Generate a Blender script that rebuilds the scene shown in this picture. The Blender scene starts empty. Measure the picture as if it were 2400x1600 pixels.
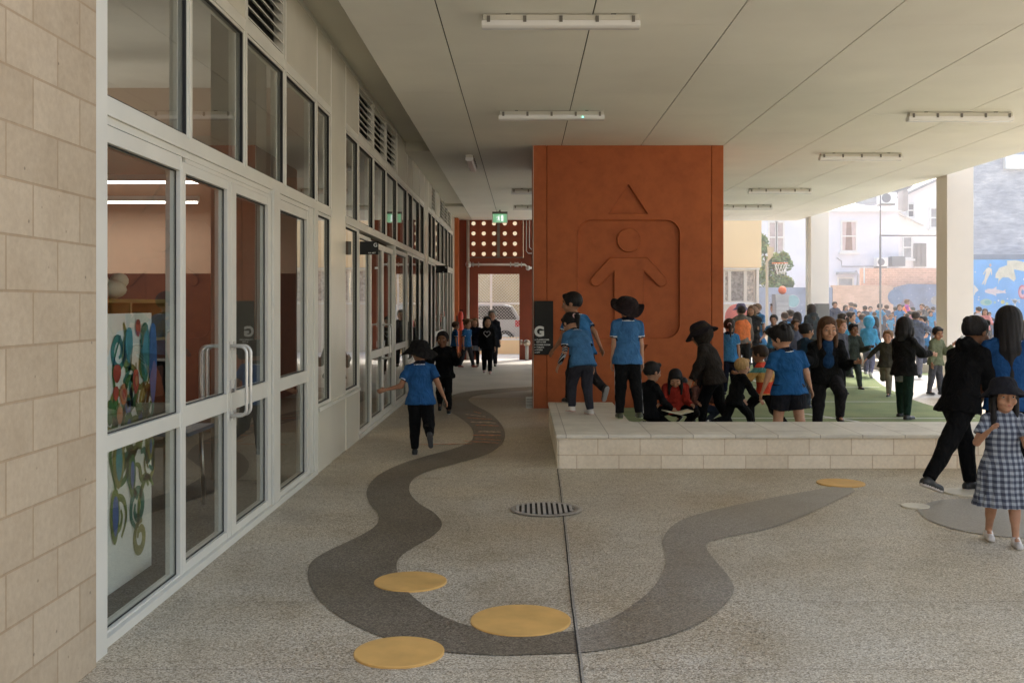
import bpy, bmesh, math, random
import numpy as np
from mathutils import Vector, Matrix
R = math.radians
rnd = random.Random(7)
sc = bpy.context.scene
col = sc.collection

# ------------------------------------------------------------------ survey helpers
# The camera stands 1.55 m above the floor, looks along +Y; FX etc. are its survey constants,
# used only to read real-world positions off the photograph (depth in metres is always given).
FX, CX, CY, EYE = 2340.0, 1203.0, 699.0, 1.55
def wx(px, Y): return (px - CX) / FX * Y
def wz(py, Y): return EYE - (py - CY) / FX * Y
def gnd(px, py, z=0.0):
    Y = FX * (EYE - z) / (py - CY)
    return (wx(px, Y), Y)
def fy(px, X=-1.91): return X * FX / (px - CX)

# ------------------------------------------------------------------ tagging
def tag(o, label=None, cat=None, group=None, kind=None):
    if label: o['label'] = label
    if cat: o['category'] = cat
    if group: o['group'] = group
    if kind: o['kind'] = kind
    return o
def empty(name, loc=(0, 0, 0), rz=0.0):
    o = bpy.data.objects.new(name, None); col.objects.link(o)
    o.empty_display_size = 0.2
    o.location = loc; o.rotation_euler = (0, 0, rz)
    return o
def copy_tree(o, parent=None):
    c = o.copy(); col.objects.link(c); c.parent = parent
    for ch in list(o.children): copy_tree(ch, c)
    return c

# ------------------------------------------------------------------ materials
class NT:
    def __init__(s, name):
        s.m = bpy.data.materials.new(name); s.m.use_nodes = True
        s.t = s.m.node_tree; s.n = s.t.nodes; s.l = s.t.links
        s.b = s.n['Principled BSDF']; s.out = s.n['Material Output']
    def new(s, typ, **kw):
        n = s.n.new(typ)
        for k, v in kw.items(): setattr(n, k, v)
        return n
    def link(s, a, b): s.l.new(a, b)
    def coord(s, kind='Object', scale=(1, 1, 1), loc=(0,0,0)):
        tc = s.new('ShaderNodeTexCoord'); mp = s.new('ShaderNodeMapping')
        mp.inputs['Scale'].default_value = scale; mp.inputs['Location'].default_value = loc
        s.link(tc.outputs[kind], mp.inputs['Vector']); return mp.outputs['Vector']
    def world(s, scale=(1, 1, 1)):
        g = s.new('ShaderNodeNewGeometry'); mp = s.new('ShaderNodeMapping')
        mp.inputs['Scale'].default_value = scale
        s.link(g.outputs['Position'], mp.inputs['Vector']); return mp.outputs['Vector']
    def noise(s, vec, scale=5, detail=4, rough=.55):
        n = s.new('ShaderNodeTexNoise'); n.inputs['Scale'].default_value = scale
        n.inputs['Detail'].default_value = detail; n.inputs['Roughness'].default_value = rough
        s.link(vec, n.inputs['Vector']); return n.outputs['Fac']
    def ramp(s, fac, stops, interp='LINEAR'):
        r = s.new('ShaderNodeValToRGB'); cr = r.color_ramp; cr.interpolation = interp
        while len(cr.elements) < len(stops): cr.elements.new(.5)
        for e, (p, c) in zip(cr.elements, stops):
            e.position = p; e.color = (c[0], c[1], c[2], 1) if len(c) == 3 else c
        s.link(fac, r.inputs['Fac']); return r.outputs['Color']
    def mix(s, fac, a, b, mode='MIX'):
        n = s.new('ShaderNodeMix', data_type='RGBA', blend_type=mode)
        def put(sock, v):
            if hasattr(v, 'is_output') or isinstance(v, bpy.types.NodeSocket): s.link(v, sock)
            elif isinstance(v, (int, float)): sock.default_value = v
            else: sock.default_value = (v[0], v[1], v[2], 1)
        put(n.inputs['Factor'], fac); put(n.inputs['A'], a); put(n.inputs['B'], b)
        return n.outputs['Result']
    def math(s, op, a, b=None, c=None):
        n = s.new('ShaderNodeMath', operation=op)
        for i, v in enumerate((a, b, c)):
            if v is None: continue
            if isinstance(v, (int, float)): n.inputs[i].default_value = v
            else: s.link(v, n.inputs[i])
        return n.outputs[0]
    def bump(s, h, strength=.3, dist=.01):
        b = s.new('ShaderNodeBump'); b.inputs['Strength'].default_value = strength
        b.inputs['Distance'].default_value = dist
        s.link(h, b.inputs['Height']); s.link(b.outputs['Normal'], s.b.inputs['Normal'])
    def setc(s, c):
        if isinstance(c, bpy.types.NodeSocket): s.link(c, s.b.inputs['Base Color'])
        else: s.b.inputs['Base Color'].default_value = (c[0], c[1], c[2], 1)
    def fin(s, rough=.6, metal=0, spec=.5):
        s.b.inputs['Roughness'].default_value = rough; s.b.inputs['Metallic'].default_value = metal
        s.b.inputs['Specular IOR Level'].default_value = spec
        return s.m
_mc = {}
def paint(c, rough=.5, var=.12, scale=3.0, metal=0.0, bump=0.0, name='paint', spec=.5):
    key = (tuple(round(x, 4) for x in c), rough, var, scale, metal, bump)
    if key in _mc: return _mc[key]
    t = NT(name); v = t.world()
    f = t.noise(v, scale, 6)
    lo = tuple(x * (1 - var) for x in c); hi = tuple(min(1, x * (1 + var)) for x in c)
    t.setc(t.ramp(f, [(.3, lo), (.7, hi)]))
    if bump: t.bump(t.noise(v, 60, 4), bump, .004)
    _mc[key] = t.fin(rough, metal, spec); return _mc[key]
def cloth(c, rough=.9, name='cloth'):
    key = ('cloth',) + tuple(round(x, 4) for x in c)
    if key in _mc: return _mc[key]
    t = NT(name); v = t.coord('Object')
    f = t.noise(v, 9, 5, .6)
    lo = tuple(x * .72 for x in c); hi = tuple(min(1, x * 1.22) for x in c)
    t.setc(t.ramp(f, [(.3, lo), (.7, hi)]))
    nz = t.new('ShaderNodeTexNoise'); nz.inputs['Scale'].default_value = 10; nz.inputs['Detail'].default_value = 2; nz.inputs['Distortion'].default_value = 1.6; t.link(t.coord('Object', (1.5, 1.5, .8)), nz.inputs['Vector'])
    t.bump(nz.outputs['Fac'], .75, .035)
    _mc[key] = t.fin(rough, 0, .12); return _mc[key]

def mat_aggregate(name, cols, wear=True, seams=False):
    t = NT(name); v = t.world()
    vo = t.new('ShaderNodeTexVoronoi'); vo.inputs['Scale'].default_value = 150; t.link(v, vo.inputs['Vector'])
    sep = t.new('ShaderNodeSeparateColor'); t.link(vo.outputs['Color'], sep.inputs['Color'])
    peb = t.ramp(sep.outputs[0], [(0, cols[0]), (.22, cols[1]), (.6, cols[2]), (1, cols[3])])
    edge = t.ramp(vo.outputs['Distance'], [(.25, (1, 1, 1)), (.75, (.6, .57, .53))])
    c = t.mix(.75, peb, t.mix(1.0, peb, edge, 'MULTIPLY'))
    fine = t.noise(v, 42, 3, .7)
    c = t.mix(.55, c, t.mix(1.0, c, t.ramp(fine, [(.3, (.74, .73, .72)), (.7, (1.22, 1.22, 1.22))]), 'MULTIPLY'))
    big = t.noise(v, .8, 5, .6)
    c = t.mix(1.0, c, t.ramp(big, [(.3, (.78, .74, .68)), (.55, (1, 1, 1)), (.8, (1.12, 1.1, 1.08))]), 'MULTIPLY')
    st = t.noise(v, 3.1, 6, .7)
    c = t.mix(1.0, c, t.ramp(st, [(.35, (.86, .84, .80)), (.5, (1, 1, 1))]), 'MULTIPLY')
    gum = t.new('ShaderNodeTexVoronoi'); gum.inputs['Scale'].default_value = 1.7; t.link(v, gum.inputs['Vector'])
    c = t.mix(1.0, c, t.ramp(gum.outputs['Distance'], [(.018, (.62, .60, .58)), (.03, (1, 1, 1))]), 'MULTIPLY')
    och = t.noise(v, .55, 3, .5)
    c = t.mix(1.0, c, t.ramp(och, [(.42, (1, 1, 1)), (.62, (.98, .93, .85))]), 'MULTIPLY')
    t.setc(c)
    hgt = t.math('ADD', t.math('MULTIPLY', vo.outputs['Distance'], -1.0), t.math('MULTIPLY', fine, .6))
    t.bump(hgt, .25, .003)
    rr = t.ramp(big, [(.3, (.42,)*3), (.7, (.6,)*3)])
    t.link(rr, t.b.inputs['Roughness'])
    t.b.inputs['Specular IOR Level'].default_value = .55
    return t.m

def mat_blocks(name, base, axis='YZ', bw=.4, bh=.2, off=(0, 0), pits=True, tint=(1.1,1.0,.92), mort=.012):
    """concrete block masonry; joints follow world metres"""
    t = NT(name); g = t.new('ShaderNodeNewGeometry')
    sp = t.new('ShaderNodeSeparateXYZ'); t.link(g.outputs['Position'], sp.inputs[0])
    cb = t.new('ShaderNodeCombineXYZ')
    u = sp.outputs[1] if axis[0] == 'Y' else sp.outputs[0]
    w = sp.outputs[2] if axis[1] == 'Z' else sp.outputs[1]
    t.link(t.math('ADD', u, off[0]), cb.inputs[0]); t.link(t.math('ADD', w, off[1]), cb.inputs[1])
    br = t.new('ShaderNodeTexBrick'); t.link(cb.outputs[0], br.inputs['Vector'])
    br.inputs['Scale'].default_value = 1; br.inputs['Brick Width'].default_value = bw
    br.inputs['Row Height'].default_value = bh; br.inputs['Mortar Size'].default_value = mort / 2
    br.inputs['Mortar Smooth'].default_value = .3
    br.inputs['Bias'].default_value = 0
    b = base
    br.inputs['Color1'].default_value = (b[0]*.93, b[1]*.90, b[2]*.86, 1)
    br.inputs['Color2'].default_value = (b[0]*1.07, b[1]*1.06, b[2]*1.05, 1)
    br.inputs['Mortar'].default_value = (b[0]*.90*tint[0], b[1]*.86*tint[1], b[2]*.80*tint[2], 1)
    c = br.outputs['Color']
    v = t.world()
    n1 = t.noise(v, 2.2, 6, .65)
    c = t.mix(1.0, c, t.ramp(n1, [(.3, (.90, .87, .84)), (.6, (1.03, 1.02, 1.02))]), 'MULTIPLY')
    n2 = t.noise(v, 34, 4, .7)
    c = t.mix(1.0, c, t.ramp(n2, [(.3, (.91,)*3), (.7, (1.06,)*3)]), 'MULTIPLY')
    h = t.math('MULTIPLY', br.outputs['Fac'], -1.0)
    if pits:
        vo = t.new('ShaderNodeTexVoronoi'); vo.inputs['Scale'].default_value = 9; t.link(v, vo.inputs['Vector'])
        pit = t.ramp(vo.outputs['Distance'], [(.03, (0.0,)*3), (.075, (1,)*3)])
        c = t.mix(1.0, c, t.mix(.45, (1, 1, 1), pit), 'MULTIPLY')
        h = t.math('ADD', h, t.math('MULTIPLY', pit, .6))
    h = t.math('ADD', h, t.math('MULTIPLY', n2, .35))
    t.setc(c); t.bump(h, .55, .006)
    return t.fin(.85, 0, .25)

def mat_glass(name='window_glass', tint=(.86, .89, .86), base=.085):
    m = bpy.data.materials.new(name); m.use_nodes = True
    t = m.node_tree; n = t.nodes; l = t.links; n.clear()
    out = n.new('ShaderNodeOutputMaterial'); mx = n.new('ShaderNodeMixShader')
    tr = n.new('ShaderNodeBsdfTransparent'); tr.inputs[0].default_value = (*tint, 1)
    gl = n.new('ShaderNodeBsdfGlossy'); gl.inputs['Roughness'].default_value = .012
    gl.inputs['Color'].default_value = (.92, .93, .92, 1)
    lw = n.new('ShaderNodeLayerWeight'); lw.inputs['Blend'].default_value = .5
    p = n.new('ShaderNodeMath'); p.operation = 'POWER'; p.inputs[1].default_value = 3.1
    l.new(lw.outputs['Facing'], p.inputs[0])
    ma = n.new('ShaderNodeMath'); ma.operation = 'MULTIPLY_ADD'; ma.inputs[1].default_value = .90; ma.inputs[2].default_value = base
    l.new(p.outputs[0], ma.inputs[0]); l.new(ma.outputs[0], mx.inputs[0])
    l.new(tr.outputs[0], mx.inputs[1]); l.new(gl.outputs[0], mx.inputs[2]); l.new(mx.outputs[0], out.inputs[0])
    tc = n.new('ShaderNodeNewGeometry'); ns = n.new('ShaderNodeTexNoise'); ns.inputs['Scale'].default_value = 1.3
    bp = n.new('ShaderNodeBump'); bp.inputs['Strength'].default_value = .02; bp.inputs['Distance'].default_value = .02
    l.new(tc.outputs['Position'], ns.inputs['Vector']); l.new(ns.outputs['Fac'], bp.inputs['Height'])
    l.new(bp.outputs['Normal'], gl.inputs['Normal'])
    return m
def mat_emit(name, c, s):
    t = NT(name); t.setc((0.8, .8, .8)); t.b.inputs['Emission Color'].default_value = (*c, 1)
    t.b.inputs['Emission Strength'].default_value = s
    return t.fin(.5)

# ------------------------------------------------------------------ mesh builder
class MB:
    def __init__(s): s.v = []; s.f = []; s.mi = []; s.cur = 0; s.smooth = []
    def add(s, vs, fs, sm=False):
        b = len(s.v); s.v += [tuple(x) for x in vs]
        for f in fs: s.f.append([b + i for i in f]); s.mi.append(s.cur); s.smooth.append(sm)
    def box(s, x0, x1, y0, y1, z0, z1):
        x0, x1 = sorted((x0, x1)); y0, y1 = sorted((y0, y1)); z0, z1 = sorted((z0, z1))
        s.add([(x0,y0,z0),(x1,y0,z0),(x1,y1,z0),(x0,y1,z0),(x0,y0,z1),(x1,y0,z1),(x1,y1,z1),(x0,y1,z1)],
              [(0,3,2,1),(4,5,6,7),(0,1,5,4),(1,2,6,5),(2,3,7,6),(3,0,4,7)])
        return s
    def quad(s, a, b, c, d): s.add([a, b, c, d], [(0, 1, 2, 3)]); return s
    def prism(s, pts, z0, z1, plane='XY', at=None):
        """polygon extruded; plane XY (z0..z1) or XZ (y0..y1) or YZ (x0..x1)"""
        n = len(pts)
        def P(p, w): return {'XY': (p[0], p[1], w), 'XZ': (p[0], w, p[1]), 'YZ': (w, p[0], p[1])}[plane]
        vs = [P(p, z0) for p in pts] + [P(p, z1) for p in pts]
        fs = [tuple(range(n))[::-1], tuple(range(n, 2*n))] + [(i, (i+1) % n, n+(i+1) % n, n+i) for i in range(n)]
        s.add(vs, fs); return s
    def tube(s, pts, r, seg=10, closed=False, cap=True, sm=True):
        pts = [Vector(p) for p in pts]; n = len(pts)
        rs = r if isinstance(r, (list, tuple)) else [r]*n
        vs = []; prev = None
        for i, p in enumerate(pts):
            if closed: d = pts[(i+1) % n] - pts[i-1]
            else: d = pts[min(i+1, n-1)] - pts[max(i-1, 0)]
            d.normalize()
            if prev is None:
                a = Vector((0, 0, 1)) if abs(d.z) < .9 else Vector((1, 0, 0))
                u = d.cross(a).normalized()
            else:
                u = (prev - d*prev.dot(d)).normalized()
            prev = u; w = d.cross(u)
            for k in range(seg):
                t = 2*math.pi*k/seg
                vs.append(p + (u*math.cos(t) + w*math.sin(t))*rs[i])
        fs = []
        m = n if closed else n-1
        for i in range(m):
            for k in range(seg):
                a = i*seg + k; b = i*seg + (k+1) % seg
                c = ((i+1) % n)*seg + (k+1) % seg; d_ = ((i+1) % n)*seg + k
                fs.append((a, b, c, d_))
        if cap and not closed:
            fs.append(tuple(range(seg))[::-1]); fs.append(tuple(range((n-1)*seg, n*seg)))
        s.add(vs, fs, sm); return s
    def lathe(s, prof, c=(0, 0, 0), seg=24, sx=1, sy=1, fn=None, sm=True, M=None):
        vs = []
        for r, z in prof:
            for k in range(seg):
                t = 2*math.pi*k/seg
                p = Vector((r*math.cos(t)*sx, r*math.sin(t)*sy, z))
                if fn: p = fn(p, t, r)
                if M is not None: p = M @ p
                vs.append((p[0]+c[0], p[1]+c[1], p[2]+c[2]))
        fs = [(i*seg+k, i*seg+(k+1) % seg, (i+1)*seg+(k+1) % seg, (i+1)*seg+k) for i in range(len(prof)-1) for k in range(seg)]
        s.add(vs, fs, sm); return s
    def sphere(s, c, r, seg=16, rings=10, sc_=(1, 1, 1)):
        prof = [(max(1e-4, math.sin(math.pi*i/rings))*r, -math.cos(math.pi*i/rings)*r*sc_[2]) for i in range(rings+1)]
        return s.lathe(prof, c, seg, sc_[0], sc_[1])
    def build(s, name, mats, parent=None, bevel=0, loc=None):
        me = bpy.data.meshes.new(name); me.from_pydata(s.v, [], s.f)
        if not isinstance(mats, (list, tuple)): mats = [mats]
        for m in mats: me.materials.append(m)
        me.polygons.foreach_set('material_index', s.mi)
        me.polygons.foreach_set('use_smooth', s.smooth)
        me.update()
        o = bpy.data.objects.new(name, me); col.objects.link(o)
        if parent: o.parent = parent
        if loc: o.location = loc
        if bevel:
            b = o.modifiers.new('bevel', 'BEVEL'); b.width = bevel; b.segments = 2; b.limit_method = 'ANGLE'; b.angle_limit = R(40)
        return o
def text_mesh(name, body, size, mat, M, parent=None, thick=.001, off=.0, align='LEFT'):
    cu = bpy.data.curves.new(name, 'FONT'); cu.body = body; cu.size = size; cu.extrude = thick
    cu.offset = off; cu.align_x = align
    o = bpy.data.objects.new('tmp_text', cu); col.objects.link(o)
    dg = bpy.context.evaluated_depsgraph_get()
    me = bpy.data.meshes.new_from_object(o.evaluated_get(dg)); me.transform(M)
    bpy.data.objects.remove(o, do_unlink=True)
    me.materials.clear(); me.materials.append(mat)
    r = bpy.data.objects.new(name, me); col.objects.link(r); r.parent = parent
    return r
def curve_plate(name, splines, depth, mat, parent, M, bevel=.004):
    """flat plate from closed outlines (inner ones become holes)"""
    cu = bpy.data.curves.new(name, 'CURVE'); cu.dimensions = '2D'; cu.fill_mode = 'BOTH'
    cu.extrude = depth/2; cu.bevel_depth = bevel; cu.bevel_resolution = 1
    for pts in splines:
        sp = cu.splines.new('POLY'); sp.points.add(len(pts)-1); sp.use_cyclic_u = True
        for q, p in zip(sp.points, pts): q.co = (p[0], p[1], 0, 1)
    o = bpy.data.objects.new('tmp_curve', cu); col.objects.link(o)
    dg = bpy.context.evaluated_depsgraph_get()
    me = bpy.data.meshes.new_from_object(o.evaluated_get(dg)); me.transform(M)
    bpy.data.objects.remove(o, do_unlink=True)
    me.materials.clear(); me.materials.append(mat)
    for p in me.polygons: p.use_smooth = False
    r = bpy.data.objects.new(name, me); col.objects.link(r); r.parent = parent
    return r
MXZ = lambda y: Matrix(((1, 0, 0, 0), (0, 0, -1, y), (0, 1, 0, 0), (0, 0, 0, 1)))   # curve plane -> facade facing -Y
def circle_pts(cx, cy, r, n=40): return [(cx+r*math.cos(2*math.pi*i/n), cy+r*math.sin(2*math.pi*i/n)) for i in range(n)]
def rrect(x0, x1, y0, y1, r, n=8):
    out = []
    for cx, cy, a in ((x1-r, y1-r, 0), (x0+r, y1-r, 90), (x0+r, y0+r, 180), (x1-r, y0+r, 270)):
        for i in range(n+1):
            t = R(a + 90*i/n); out.append((cx+r*math.cos(t), cy+r*math.sin(t)))
    return out
def spline(pts, n=8):
    P = [Vector(p) for p in pts]; out = []
    for i in range(len(P)-1):
        p0 = P[max(i-1, 0)]; p1 = P[i]; p2 = P[i+1]; p3 = P[min(i+2, len(P)-1)]
        for k in range(n):
            t = k/n
            out.append(.5*((2*p1)+(p2-p0)*t+(2*p0-5*p1+4*p2-p3)*t*t+(3*p1-p0-3*p2+p3)*t**3))
    out.append(P[-1]); return out
SKY = 0.14; SUN = 4.0
# ------------------------------------------------------------------ figure sculpting: signed distance field -> smooth mesh
def npv(v): return np.array(v, dtype=np.float32)
def RC(a, b, ra, rb, k=.02, ax=None, fl=1.0, capa=False, capb=False):
    return dict(t='rc', a=npv(a), b=npv(b), ra=ra, rb=rb, k=k, ax=None if ax is None else npv(ax), fl=fl, capa=capa, capb=capb)
def EL(c, M, r, k=.02, sub=False):
    return dict(t='el', c=npv(c), M=np.array(M, dtype=np.float32), r=npv(r), k=k, sub=sub)
def nets(prims, h, fold=None, post=None):
    los, his = [], []
    for p in prims:
        if p.get('sub'): continue
        if p['t'] == 'rc':
            r = max(p['ra'], p['rb']); los.append(np.minimum(p['a'], p['b'])-r); his.append(np.maximum(p['a'], p['b'])+r)
        else:
            r = p['r'].max(); los.append(p['c']-r); his.append(p['c']+r)
    lo = np.min(los, 0)-5*h; hi = np.max(his, 0)+5*h
    n = np.ceil((hi-lo)/h).astype(int)+1
    V = np.full(n, 9.0, dtype=np.float32)
    axs = [lo[i]+h*np.arange(n[i], dtype=np.float32) for i in range(3)]
    for p in prims:
        if p['t'] == 'rc':
            r = max(p['ra'], p['rb'])+p['k']+4*h; l = np.minimum(p['a'], p['b'])-r; u = np.maximum(p['a'], p['b'])+r
        else:
            r = p['r'].max()+p['k']+4*h; l = p['c']-r; u = p['c']+r
        i0 = np.clip(np.floor((l-lo)/h).astype(int), 0, n-1); i1 = np.clip(np.ceil((u-lo)/h).astype(int)+1, 1, n)
        if (i1 <= i0).any(): continue
        sl = tuple(slice(i0[i], i1[i]) for i in range(3))
        X = axs[0][sl[0]][:, None, None]; Yy = axs[1][sl[1]][None, :, None]; Z = axs[2][sl[2]][None, None, :]
        if p['t'] == 'rc':
            a = p['a']; ba = p['b']-a
            dx, dy, dz = X-a[0], Yy-a[1], Z-a[2]
            L0 = float(np.linalg.norm(ba))+1e-9; bd = ba/L0
            ta = (dx*bd[0]+dy*bd[1]+dz*bd[2])
            if p['ax'] is not None:
                ax = p['ax']; f = p['fl']-1
                q = (dx*ax[0]+dy*ax[1]+dz*ax[2])*f
                dx, dy, dz = dx+ax[0]*q, dy+ax[1]*q, dz+ax[2]*q
                ba = ba+ax*float(ba@ax)*f
            bb = float(ba@ba)+1e-12
            t = np.clip((dx*ba[0]+dy*ba[1]+dz*ba[2])/bb, 0, 1)
            d = np.sqrt((dx-t*ba[0])**2+(dy-t*ba[1])**2+(dz-t*ba[2])**2)-(p['ra']+(p['rb']-p['ra'])*t)
            if p['ax'] is not None: d = d/(1+.5*(p['fl']-1))
            if p['capb']: d = np.maximum(d, ta-L0)
            if p['capa']: d = np.maximum(d, -ta)
        else:
            c, M, rr = p['c'], p['M'], p['r']
            dx, dy, dz = X-c[0], Yy-c[1], Z-c[2]
            u_ = dx*M[0, 0]+dy*M[1, 0]+dz*M[2, 0]; v_ = dx*M[0, 1]+dy*M[1, 1]+dz*M[2, 1]; w_ = dx*M[0, 2]+dy*M[1, 2]+dz*M[2, 2]
            k0 = np.sqrt((u_/rr[0])**2+(v_/rr[1])**2+(w_/rr[2])**2)
            k1 = np.sqrt((u_/rr[0]**2)**2+(v_/rr[1]**2)**2+(w_/rr[2]**2)**2)+1e-6
            d = k0*(k0-1)/k1
        S = V[sl]
        if p.get('sub'): V[sl] = np.maximum(S, -d)
        else:
            k = max(p['k'], 1e-4)
            hh = np.clip(k-np.abs(S-d), 0, None)/k
            V[sl] = np.minimum(S, d)-hh*hh*k*.25
    X, Yy, Z = axs[0][:, None, None], axs[1][None, :, None], axs[2][None, None, :]
    if fold is not None:
        A, s, ph = fold
        q = np.sin(X*19*s+ph+1.7*np.sin(Z*11*s+ph*2)+Yy*7)*np.sin(Z*26*s+2.1*np.sin(X*13*s+Yy*9*s+ph)+ph*3)
        q2 = np.sin((X+Yy)*47*s+3*np.sin(Z*17*s+ph))*np.sin(Z*39*s+X*21+ph)
        V = V+(A*(q+.45*q2)).astype(np.float32)
    if post is not None: V = post(V, X, Yy, Z)
    ins = V < 0
    cs = np.zeros(n-1, dtype=np.int8)
    offs = [(i, j, k) for i in (0, 1) for j in (0, 1) for k in (0, 1)]
    for o in offs: cs += ins[o[0]:n[0]-1+o[0], o[1]:n[1]-1+o[1], o[2]:n[2]-1+o[2]]
    act = (cs > 0) & (cs < 8)
    I, J, K = np.nonzero(act); m = len(I)
    idx = np.full(n-1, -1, dtype=np.int32); idx[I, J, K] = np.arange(m)
    val = {o: V[I+o[0], J+o[1], K+o[2]] for o in offs}
    P = np.zeros((m, 3), dtype=np.float32); C = np.zeros(m, dtype=np.float32)
    for o in offs:
        for ax in range(3):
            if o[ax] == 0:
                o2 = tuple(o[i]+(1 if i == ax else 0) for i in range(3))
                a, b = val[o], val[o2]; x = (a < 0) != (b < 0)
                t = np.where(x, a/np.where(x, a-b, 1), 0)
                for i in range(3): P[:, i] += np.where(x, o[i]+(t if i == ax else 0), 0)
                C += x
    P = lo+(P/C[:, None]+np.stack([I, J, K], 1))*h
    F = []
    for ax in range(3):
        b1, b2 = (ax+1) % 3, (ax+2) % 3
        s0 = [slice(0, n[i]) for i in range(3)]; s1 = [slice(0, n[i]) for i in range(3)]
        s0[ax] = slice(0, n[ax]-1); s1[ax] = slice(1, n[ax])
        A_, B_ = ins[tuple(s0)], ins[tuple(s1)]
        e = np.stack(np.nonzero(A_ != B_), 1)
        e = e[(e[:, b1] > 0) & (e[:, b2] > 0) & (e[:, b1] < n[b1]-1) & (e[:, b2] < n[b2]-1)]
        def cell(d1, d2):
            q = e.copy(); q[:, b1] -= d1; q[:, b2] -= d2
            return idx[q[:, 0], q[:, 1], q[:, 2]]
        f = np.stack([cell(1, 1), cell(0, 1), cell(0, 0), cell(1, 0)], 1)
        fl = ~A_[e[:, 0], e[:, 1], e[:, 2]]
        f[fl] = f[fl][:, ::-1]
        F.append(f)
    F = np.concatenate(F); F = F[(F >= 0).all(1)]
    return P, F
def np_mesh(name, P, F, mats, mi=None, extra=None):
    """mesh from surface arrays, plus extra MB geometry (fingers, eyes)"""
    nv, nf = len(P), len(F)
    ev, ef, em = (extra.v, extra.f, extra.mi) if extra else ([], [], [])
    me = bpy.data.meshes.new(name)
    verts = np.concatenate([P.reshape(-1, 3), np.array(ev, dtype=np.float32).reshape(-1, 3)])
    loops = np.concatenate([F.reshape(-1)] + ([np.array([i+nv for f in ef for i in f], dtype=np.int32)] if ef else []))
    sizes = [len(f) for f in ef]
    me.vertices.add(len(verts)); me.vertices.foreach_set('co', verts.reshape(-1))
    me.loops.add(len(loops)); me.loops.foreach_set('vertex_index', loops.astype(np.int32))
    tot = np.concatenate([np.full(nf, 4), np.array(sizes)]).astype(np.int32)
    st = np.concatenate([[0], np.cumsum(tot)[:-1]]).astype(np.int32)
    me.polygons.add(len(tot)); me.polygons.foreach_set('loop_start', st); me.polygons.foreach_set('loop_total', tot)
    for m in mats: me.materials.append(m)
    mm = np.concatenate([np.zeros(nf) if mi is None else mi, np.array(em)]).astype(np.int32)
    me.polygons.foreach_set('material_index', mm)
    me.polygons.foreach_set('use_smooth', np.ones(len(tot), dtype=bool))
    me.update(calc_edges=True); me.validate()
    return me
def obj(name, me, parent=None):
    o = bpy.data.objects.new(name, me); col.objects.link(o)
    if parent: o.parent = parent
    return o

def Rx(a): return Matrix.Rotation(R(a), 3, 'X')
def Ry(a): return Matrix.Rotation(R(a), 3, 'Y')
def Rz(a): return Matrix.Rotation(R(a), 3, 'Z')
UP = Vector((0, 0, 1)); DN = Vector((0, 0, -1)); FW = Vector((0, 1, 0)); RT = Vector((1, 0, 0))

def skin_mat(c):
    key = ('skin',) + tuple(c)
    if key in _mc: return _mc[key]
    t = NT('skin'); v = t.coord('Object')
    f = t.noise(v, 14, 4)
    t.setc(t.ramp(f, [(.3, (c[0]*.86, c[1]*.80, c[2]*.78)), (.7, (c[0]*1.1, c[1]*1.07, c[2]*1.05))]))
    t.b.inputs['Subsurface Weight'].default_value = .08
    t.b.inputs['Subsurface Radius'].default_value = (.02, .008, .004)
    _mc[key] = t.fin(.55, 0, .35); return _mc[key]
def hair_mat(c):
    key = ('hair',) + tuple(c)
    if key in _mc: return _mc[key]
    t = NT('hair'); v = t.coord('Object', (60, 60, 6))
    f = t.noise(v, 1.6, 4, .6)
    t.setc(t.ramp(f, [(.35, tuple(x*.7 for x in c)), (.7, tuple(min(1, x*1.35) for x in c))]))
    t.bump(f, .35, .008)
    _mc[key] = t.fin(.62, 0, .25); return _mc[key]
EYE_W = paint((.40, .37, .34), .3, .02, name='eye_white'); EYE_D = paint((.012, .009, .008), .2, .02, name='eye_dark')
LIPS = {}
SK = dict(fair=(.52, .30, .21), light=(.44, .245, .155), mid=(.33, .17, .10), brown=(.20, .095, .05), dark=(.09, .042, .024))
HC = dict(black=(.012, .010, .010), dbrown=(.030, .017, .012), brown=(.075, .036, .018), lbrown=(.16, .085, .04), blond=(.42, .26, .11), grey=(.25, .24, .23))
POLO = (.026, .110, .265); POLO_L = (.058, .160, .315); POLO_D = (.018, .07, .20); POLO_F = (.045, .19, .40)  # POLO_F is lightened, distant haze put into the colour
BLK = (.006, .006, .0065); NAVY = (.010, .013, .026); WHT = (.72, .72, .70)

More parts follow.
